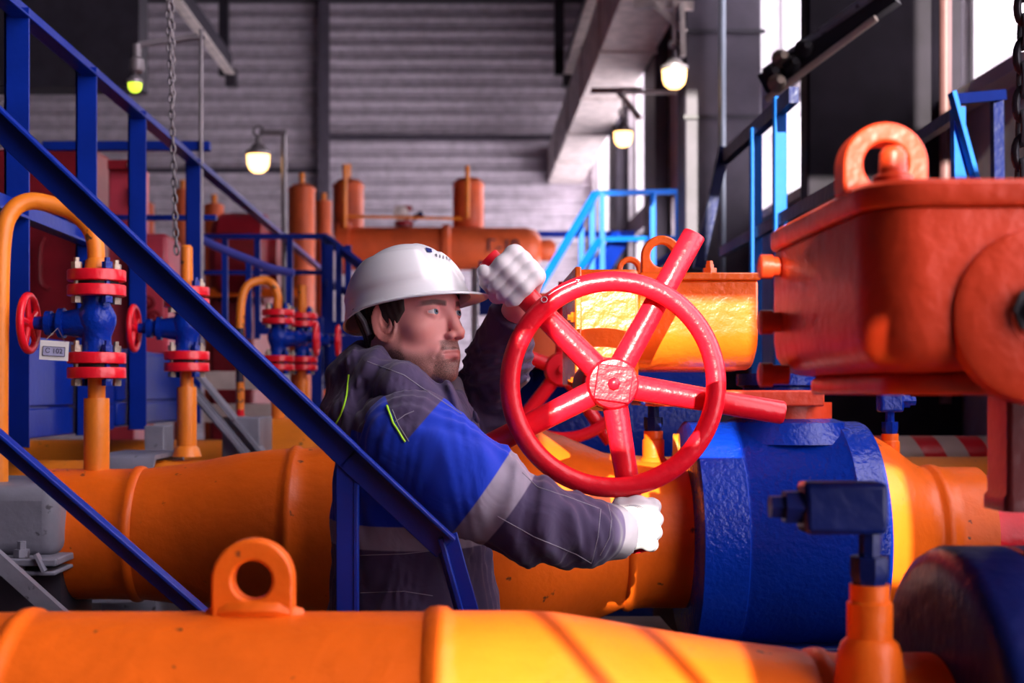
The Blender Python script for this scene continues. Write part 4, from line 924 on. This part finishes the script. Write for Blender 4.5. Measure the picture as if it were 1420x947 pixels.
# eyes
eyew, iris, pup = paint('eye white', (.72, .66, .64, 1), .15, 0, 60, .02), paint('grey blue iris', (.16, .24, .30, 1), .1, 0, 60, .2), paint('pupil black', (.005, .005, .006, 1), .08, 0, 60, 0)
for sgn in (-1, 1):
    ec = h2w([.0735, .0315*sgn, .001]); gz = Vector(Fv*.97+Lv*-.12*0+Uv*.06).normalized()
    er = .0128; mb = MB().lathe(ec, gz, [(-er*math.cos(a), er*math.sin(a)) for a in np.linspace(.05, PI-.05, 26)], 28); eo = obj('eye', mb, eyew, person, smooth=80)
    mb = MB(); mb.lathe(ec, gz, [(er*math.cos(a)+.0003, er*math.sin(a)) for a in np.linspace(.47, .02, 8)], 24); obj('iris', mb, iris, eo, smooth=80)
    mb = MB(); mb.lathe(ec, gz, [(er*math.cos(a)+.0005, er*math.sin(a)) for a in np.linspace(.20, .01, 5)], 20); obj('pupil', mb, pup, eo, smooth=80)
# hair below the helmet
gh = Field((-.125, -.09, -.12), (.07, .09, .06), .0028); ghs = Sym(); ghs.x, ghs.y, ghs.z = gh.x, np.abs(gh.y), gh.z
sk_ = smin(ell(ghs, (-.012, 0, .030), (.100, .077, .092)), cap(gh, (-.030, 0, -.06), (-.055, 0, -.22), .056, .064), .03)
sk_ = smin(sk_, ell(ghs, (.028, 0, -.035), (.060, .056, .084)), .03)
wob = .003*np.sin(gh.z*300)*np.sin(gh.y*240)
line = np.where(gh.x > -.004, -.028-.9*np.clip(gh.x-.024, 0, 1)*0, -.018-1.9*np.clip(-.022-gh.x, 0, .035))   # lower edge
hd = np.maximum(sk_-.0042-.0010*np.sin(gh.x*500+gh.z*130), np.maximum(line-gh.z, gh.x-.042+.0*wob+np.clip(.006-gh.z, 0, .04)*.75))
hv2, hf2 = nets(hd.astype(np.float32), gh)
hairm = cloth('dark brown hair', lambda t, p: (.030, .016, .014, 1), .8, .6)
mesh_obj('hair', h2w(hv2), hf2, hairm, person, 1)

# --- helmet
hc = np.array([-.008, 0, .013]); R3 = np.array([.120, .100, .121])
rings = []; NP, NV = 96, 30
def dome(ph, v, lift=0.0):
    el0 = math.radians(3.5+7.5*math.cos(ph)-9*max(0, -math.cos(ph))**1.5*1.0); el = PI/2+(el0-PI/2)*v
    q = np.array([math.cos(el)*math.cos(ph), math.cos(el)*math.sin(ph), math.sin(el)])
    a = abs(math.degrees(ph)); em = sstep(28, 40, a)*sstep(150, 138, a)*sstep(.36, .44, v)*sstep(.86, .80, v)
    rid = sstep(13, 9, a)*sstep(.12, .2, v)*sstep(.9, .8, v)
    flare = 1+.05*max(0, (v-.8)/.2)**2
    return hc+R3*q*np.array([flare, flare, 1])+q*(.0050*float(em)+.002*float(rid)+lift)
mbh = MB(); rr_ = []
for j in range(NV+1): rr_.append([dome(2*PI*i/NP-PI, max(j/NV, .004)) for i in range(NP)])
for j, e in enumerate((.3, .7, 1.0)):
    ring = []
    for i in range(NP):
        ph = 2*PI*i/NP-PI; p = dome(ph, 1.0); wb = .003+.037*max(0, math.cos(ph))**2.2; o = np.array([math.cos(ph), math.sin(ph), 0])
        ring.append(p+o*wb*e+np.array([0, 0, -.10*wb*e-.004*e*e]))
    rr_.append(ring)
mbh.ring_loft([[Vector(h2w(p)) for p in r] for r in rr_], caps=False)
mbh.f.append(tuple(range(NP)))
HELM = paint('white helmet plastic', (.80, .79, .81, 1), .28, .02, 20, .02, coat=.3)
ho = obj('helmet', mbh, HELM, person, smooth=50)
so = ho.modifiers.new('shell', 'SOLIDIFY'); so.thickness = .003; so.offset = -1
hh_ = caster(mbh.v, mbh.f)
def decal(name, poly, mat, parent):
    mb = MB(); pts = [hh_(*p, .0015) for p in poly]; pts = [p for p in pts if p]
    if len(pts) < 3: return None
    mb.add(pts, [tuple(range(len(pts)))]); return obj(name, mb, mat, parent, smooth=0)
decal('emblem', [(590, 344), (598, 346), (599, 351), (592, 350)], paint('emblem navy', (.02, .03, .16, 1), .4, 0), ho)
for q in range(6):
    x_, y_ = 604+q*4.6, 352.5+q*1.2; decal('emblem_stroke', [(x_, y_), (x_+1.6, y_+.4), (x_+2.2, y_+4.6), (x_+.6, y_+4.2)], paint('grey helmet print', (.12, .12, .15, 1), .5, 0) if q == 0 else MATS['grey helmet print'], ho)
hb = MB().ring_loft([[Vector(h2w(hc+R3*.87*np.array([math.cos(a)*.97, math.sin(a)*.97, 0])+np.array([0, 0, zz+.014*math.cos(a)]))) for a in np.linspace(-PI, PI, 64, endpoint=False)] for zz in (.006, .034)], caps=False)
obj('headband', hb, paint('grey headband', (.07, .065, .075, 1), .6, .1), ho)
for sgn in (-1, 1): obj('strap', MB().tube([h2w(p) for p in ([-.050, sgn*.094, .018], [-.036, sgn*.086, -.006], [-.030, sgn*.080, -.030])], .005, 8), paint('grey strap', (.10, .095, .11, 1), .6, .1) if sgn < 0 else MATS['grey strap'], ho)

# --- jacket: torso, sleeves, hood
def folds(g, amp, f, ph=0.0):
    return amp*(np.sin(f*(g.x*1.0+g.z*.8+.3*np.sin(g.y*25+ph))+ph)*.6+np.sin(f*1.7*(g.z-.5*g.x+.2*np.sin(g.x*31))+1.7+ph)*.4)
gt = Field((-.31, 2.17, 1.00), (.16, 2.78, 1.50), .0065)
zk = [1.0, 1.066, 1.16, 1.25, 1.33, 1.40, 1.46, 1.50]
axx = np.interp(gt.z, zk, [.158, .155, .142, .138, .130, .115, .085, .05]); byy = np.interp(gt.z, zk, [.190, .190, .185, .185, .190, .185, .12, .07])
cxx = np.interp(gt.z, zk, [(q-VX)/F*2.47 for q in (576, 574, 572, 566, 566, 566, 562, 560)])
qq = np.sqrt(((gt.x-cxx)/axx)**2+((gt.y-2.47)/byy)**2); td = (qq-1)*np.minimum(axx, byy)
td = smin(td, cap(gt, SHn+np.array([-.01, .03, .01]), SHf+np.array([-.02, -.03, .01]), .078, .078), .06)
td = np.maximum(td, gt.z-1.455)
td = td+folds(gt, .0045, 40)+.004*np.exp(-((gt.z-1.165)/.012)**2)*np.sin(gt.x*90+gt.y*70)
tv, tf = nets(td.astype(np.float32), gt)
def tors_mat(t, p):
    c = over(t, C_DARK, step(t, p, (0, 0, 1), 1.186), C_BAND); c = over(t, c, step(t, p, (0, 0, 1), 1.226), C_BLUE)
    return over(t, c, step(t, p, (.25, 0, 1), 1.383-.02), C_DARK)
jacket_m = cloth('blue and grey work jacket cloth', tors_mat)
jk, tv, tf = mesh_obj('jacket', tv, tf, jacket_m, person, 1)
gsv = Field((-.22, 2.12, 1.10), (.33, 2.46, 1.50), .005)
ax1 = (MAn-SHn)/np.linalg.norm(MAn-SHn)
sd_ = chain_sdf(gsv, [SHn, MAn, ELn, FAn, CUn], [.090, .083, .066, .057, .046], .025)
al = gsv.x*.80-gsv.z*.60
el_w = np.exp(-(((gsv.x-ELn[0])/.085)**2)); 
sd_ = sd_+folds(gsv, .003, 38, .6)+.0055*el_w*np.sin((gsv.x*.95+gsv.z*.30)*120+3*np.sin(gsv.z*22))+.0022*np.sin((gsv.x*.55-gsv.z*.85)*85)*np.exp(-(((gsv.x-.03)/.07)**2))
cd_ = (CUn-FAn)/np.linalg.norm(CUn-FAn); sd_ = np.maximum(sd_, (gsv.x-CUn[0])*cd_[0]+(gsv.y-CUn[1])*cd_[1]+(gsv.z-CUn[2])*cd_[2]-.004)
sd_ = np.minimum(sd_, np.maximum(cap(gsv, CUn-cd_*.030, CUn, .0475, .0475), np.abs((gsv.x-CUn[0])*cd_[0]+(gsv.y-CUn[1])*cd_[1]+(gsv.z-CUn[2])*cd_[2]+.014)-.018))
sv, sf = nets(sd_.astype(np.float32), gsv)
POx, POy = float(PO[0]), float(PO[1])
def dplane(n, pt): return float(n[0]*(pt[0]-POx)+n[1]*(pt[1]-POy)+n[2]*pt[2])
def line_plane(a, b, Y):                                  # plane seen edge-on from the front, through two picture points, normal to the right/down side
    A, B = np.array(P(*a, Y)), np.array(P(*b, Y)); dd = B-A; n = np.array([dd[2], 0, -dd[0]]); n /= np.linalg.norm(n)
    return (n if n[0] > 0 else -n), A
def sleeve_mat(t, p):
    n1, A1 = line_plane((700, 640), (622, 748), 2.18); n2, A2 = line_plane((748, 655), (668, 764), 2.18)
    c = over(t, C_BLUE, step(t, p, tuple(n1), dplane(n1, A1)), C_BAND); c = over(t, c, step(t, p, tuple(n2), dplane(n2, A2)), C_DARK)
    n3, A3 = line_plane((537, 563), (562, 613), 2.2); n4, A4 = line_plane((562, 613), (606, 562), 2.2)
    k1 = step(t, p, tuple(n3), dplane(n3, A3)); k2 = step(t, p, tuple(-n4), -dplane(n4, A4))
    c = over(t, c, mul(t, k1, k2), C_DARK)
    ncu = tuple(cd_); return over(t, c, step(t, p, ncu, dplane(cd_, CUn-cd_*.032)), (.20, .18, .225, 1))
slv, sv, sf = mesh_obj('sleeve', sv, sf, cloth('blue sleeve cloth with grey band', sleeve_mat, .3), person, 1)
gsf = Field((-.16, 2.36, 1.28), (.16, 2.78, 1.64), .0055)
sd2 = chain_sdf(gsf, [SHf, ELf, FAf, CUf], [.080, .068, .056, .045], .03)
sd2 = sd2+.005*np.sin((gsf.z*.7-gsf.x*.9+.15*np.sin(gsf.z*25))*75)*np.exp(-(((gsf.z-1.48)/.09)**2))+folds(gsf, .003, 42, 2)
cf_ = (CUf-FAf)/np.linalg.norm(CUf-FAf); sd2 = np.maximum(sd2, (gsf.x-CUf[0])*cf_[0]+(gsf.y-CUf[1])*cf_[1]+(gsf.z-CUf[2])*cf_[2]-.004)
s2v, s2f = nets(sd2.astype(np.float32), gsf)
DARKC = cloth('dark grey jacket cloth', lambda t, p: C_DARK, .35)
mesh_obj('sleeve', s2v, s2f, DARKC, person, 1, label='dark grey raised sleeve')
ghd = Field((-.30, 2.20, 1.24), (.10, 2.78, 1.56), .005)
hdp = chain_sdf(ghd, [P(650, 588, 2.40), P(606, 556, 2.345), P(556, 534, 2.335), P(512, 513, 2.40), P(503, 507, 2.48), P(518, 512, 2.58), P(560, 530, 2.63), P(612, 556, 2.60), P(645, 585, 2.54)], [.016, .030, .036, .036, .036, .036, .036, .03, .018], .02)
hdp = smin(hdp, chain_sdf(ghd, [P(530, 545, 2.40), P(500, 545, 2.47), P(530, 545, 2.56)], [.058, .060, .058], .03), .03)
hdp = smin(hdp, ell(ghd, P(497, 592, 2.45), (.055, .135, .085)), .035)
hdp = smin(hdp, cap(ghd, P(560, 562, 2.30), P(640, 592, 2.36), .034, .022), .03)
hdp = smax(hdp, -cap(ghd, h2w([-.03, 0, -.10]), h2w([-.05, 0, -.21])+np.array([.01, 0, 0]), .066, .060), .01)
hdp = smax(hdp, -cap(ghd, P(590, 520, 2.45), P(615, 548, 2.47), .072, .064), .012)
hdp = hdp+.0055*np.sin((ghd.x*.55+ghd.z*1.0+.12*np.sin(ghd.x*18))*80)+folds(ghd, .003, 45, 1)
hov, hof = nets(hdp.astype(np.float32), ghd)
hood, hov, hof = mesh_obj('hood', hov, hof, DARKC, person, 1)
# inner collar pieces
gcl = Field((-.12, 2.28, 1.36), (.06, 2.66, 1.50), .004)
cl = chain_sdf(gcl, [P(560, 540, 2.36), P(610, 556, 2.40), P(634, 566, 2.48)], [.020, .018, .014], .012); cl = smin(cl, cap(gcl, P(634, 566, 2.48), P(615, 552, 2.58), .014, .018), .012)
cv_, cf2 = nets(cl.astype(np.float32), gcl); mesh_obj('collar', cv_, cf2, cloth('blue inner collar', lambda t, p: C_BLUE, .2), person, 1, label='blue inner collar')
gla = Field((-.06, 2.44, 1.34), (.04, 2.66, 1.50), .004)
la_ = chain_sdf(gla, [P(630, 532, 2.56), P(634, 560, 2.545), P(632, 590, 2.53)], [.016, .019, .014], .01)
lv_, lf_ = nets(la_.astype(np.float32), gla); mesh_obj('lapel', lv_, lf_, cloth('light grey lapel', lambda t, p: C_BAND, .2), person, 1, label='light grey lapel')
# piping and stitching laid on the cloth
LIME = paint('lime piping', (.45, .85, .02, 1), .6, .1); STITCH = paint('pale stitching', (.30, .28, .34, 1), .8, 0)
cast_all = caster(np.concatenate([tv, sv, hov]), np.concatenate([tf, sf+len(tv), hof+len(tv)+len(sv)]))
def seam(name, pts, r, mat, dash=False):
    q = []
    for a, b in zip(pts[:-1], pts[1:]):
        n = max(2, int(math.hypot(b[0]-a[0], b[1]-a[1])/4))
        for i in range(n): q.append((a[0]+(b[0]-a[0])*i/n, a[1]+(b[1]-a[1])*i/n))
    q.append(pts[-1]); w_ = [cast_all(*p, r*.4) for p in q]; w_ = [p for p in w_ if p is not None]
    keep = [w_[0]]
    for p in w_[1:]:
        if (p-keep[-1]).length < .03: keep.append(p)
    if len(keep) > 2: obj(name, MB().tube(keep, r, 6), mat, jk)
seam('piping', [(537, 563), (545, 586), (562, 613)], .0021, LIME)
seam('piping', [(484, 520), (481, 548), (474, 572), (464, 592)], .0017, LIME)
for l in ([(724, 655), (745, 675), (790, 690), (833, 706), (829, 745), (820, 781)], [(690, 716), (740, 744), (800, 769), (820, 781)], [(843, 700), (848, 720), (845, 745), (832, 770)],
          [(500, 822), (560, 820), (600, 826)], [(500, 770), (560, 768), (596, 764)], [(544, 568), (553, 590), (567, 612)], [(548, 585), (562, 575), (574, 570)], [(506, 500), (560, 520), (600, 548), (640, 574)]):
    seam('stitching', l, .00075, STITCH)

# --- trousers and boots
gtr = Field((-.30, 2.20, .08), (.14, 2.74, 1.10), .012)
trd = None
for yy in (2.37, 2.57):
    c_ = chain_sdf(gtr, [(-.095, yy, 1.0), (-.075, yy, .52), (-.09, yy, .12)], [.125, .088, .085], .04); trd = c_ if trd is None else smin(trd, c_, .03)
trd = np.maximum(trd, .09-gtr.z+0*gtr.x)+folds(gtr, .004, 45, 3)
trv, trf = nets(trd.astype(np.float32), gtr); mesh_obj('trousers', trv, trf, DARKC, person, 1)
for yy in (2.37, 2.57):
    gbt = Field((-.20, yy-.09, 0), (.17, yy+.09, .26), .008)
    bt = smin(ell(gbt, (.02, yy, .045), (.14, .05, .05)), cap(gbt, (-.09, yy, .06), (-.09, yy, .20), .05), .03); bt = np.maximum(bt, .004-gbt.z+0*gbt.x)
    v_, f_ = nets(bt.astype(np.float32), gbt); mesh_obj('boot', v_, f_, BLACK, person, 1)

# --- gloves
GLOVE = cloth('white work glove leather', lambda t, p: (.64, .60, .62, 1), .10, .7)
Aax = np.array([-.701, 0, .713]); Uax = np.array([.713, 0, .701]); Nf = np.array([0, -1., 0]); C_ = np.array(P(708, 387.5, 2.388))
gg = Field(C_-np.array([.075, .07, .085]), C_+np.array([.075, .11, .075]), .0021)
fd = None; FR = .0103
for i, (s_i, sc_f) in enumerate(((-.0285, .82), (-.0095, .90), (.0097, .93), (.0285, .88))):
    b0 = C_+Aax*s_i
    pts = [b0+Uax*.046*sc_f-Nf*.014, b0+Uax*.036*sc_f+Nf*.031, b0+Uax*.004+Nf*.040, b0-Uax*.026*sc_f+Nf*.030, b0-Uax*.036*sc_f+Nf*.010]
    c_ = chain_sdf(gg, pts, [FR*1.12, FR*1.05, FR*1.02, FR*.98, FR*.92], .016); c_ = smin(c_, ell(gg, pts[1], (FR*1.02,)*3), .004)
    fd = c_ if fd is None else smin(fd, c_, .0010)
palm = None
for s_i in (-.0285, -.0095, .0097, .0285):
    c_ = cap(gg, C_+Aax*s_i+Uax*.038-Nf*.014, WRf+Aax*s_i*.45-np.array([0, 0, -.012]), .0145, .018); palm = c_ if palm is None else smin(palm, c_, .018)
fd = smin(fd, palm, .010)
th = chain_sdf(gg, [WRf+np.array([-.015, -.012, .02]), np.array(P(689, 409, 2.42)), np.array(P(675, 391, 2.39)), np.array(P(670.5, 376, 2.350))], [.018, .0140, .0118, .0116], .008)
fd = smin(fd, th, .002)
fd = np.maximum(fd, -(gg.z-(WRf[2]-.006)))
gv, gf = nets(fd.astype(np.float32), gg); mesh_obj('glove', gv, gf, GLOVE, person, 0, label='white glove gripping the upper spoke')
# near hand
C2 = np.array(P(884, 726, 2.36))
g2 = Field(C2-np.array([.075, .075, .075]), C2+np.array([.06, .10, .065]), .0021)
pd = smin(ell(g2, P(884, 722, 2.338), (.034, .022, .044)), ell(g2, P(870, 726, 2.345), (.030, .028, .040)), .012)
for i, py in enumerate((701, 719, 737, 754)):
    kx = (903, 906, 905, 900)[i]; r_f = (.0130, .0132, .0128, .0118)[i]
    c_ = chain_sdf(g2, [np.array(P(880, 724+(py-727)*.7, 2.338)), np.array(P(kx, py, 2.345)), np.array(P(kx+3, py+1, 2.385)), np.array(P(kx-8, py+1, 2.420)), np.array(P(kx-26, py-1, 2.428))], [.016, r_f, r_f*.97, r_f*.93, r_f*.88], .006)
    pd = smin(pd, c_, .0045)
th2 = chain_sdf(g2, [np.array(P(868, 722, 2.345)), np.array(P(861, 702, 2.345)), np.array(P(862, 697, 2.385)), np.array(P(880, 700, 2.418))], [.018, .0145, .0130, .0118], .008)
pd = smin(pd, th2, .006)
cuff = np.array(P(866, 736, 2.346)); wdir = np.array(P(893, 722, 2.34))-cuff; wdir /= np.linalg.norm(wdir)
tt = (g2.x-cuff[0])*wdir[0]+(g2.y-cuff[1])*wdir[1]+(g2.z-cuff[2])*wdir[2]
cu = np.maximum(cap(g2, cuff-wdir*.02, cuff+wdir*.02, .0375, .036), np.maximum(-tt-.000, tt-.02)); pd = smin(pd, cu, .008)
pd = np.maximum(pd, -tt-.002)
gv2, gf2 = nets(pd.astype(np.float32), g2); gl2, gv2, gf2 = mesh_obj('glove', gv2, gf2, GLOVE, person, 0, label='white sunlit glove under the rim')
c2 = caster(gv2, gf2)
for off in (0, 4, 8):
    arc_ = [(866+off*.8, 702-off*.2), (880+off*.7, 702-off*.1), (892+off, 710), (897+off, 725), (896+off, 742), (888+off, 756)]
    pts = [c2(*p, .0004) for p in spline([Vector((a, b, 0)) for a, b in arc_], 5) for p in [(p.x, p.y)]]; pts = [p for p in pts if p]
    if len(pts) > 3: obj('cuff_stitching', MB().tube(pts, .0006, 6), STITCH, gl2)
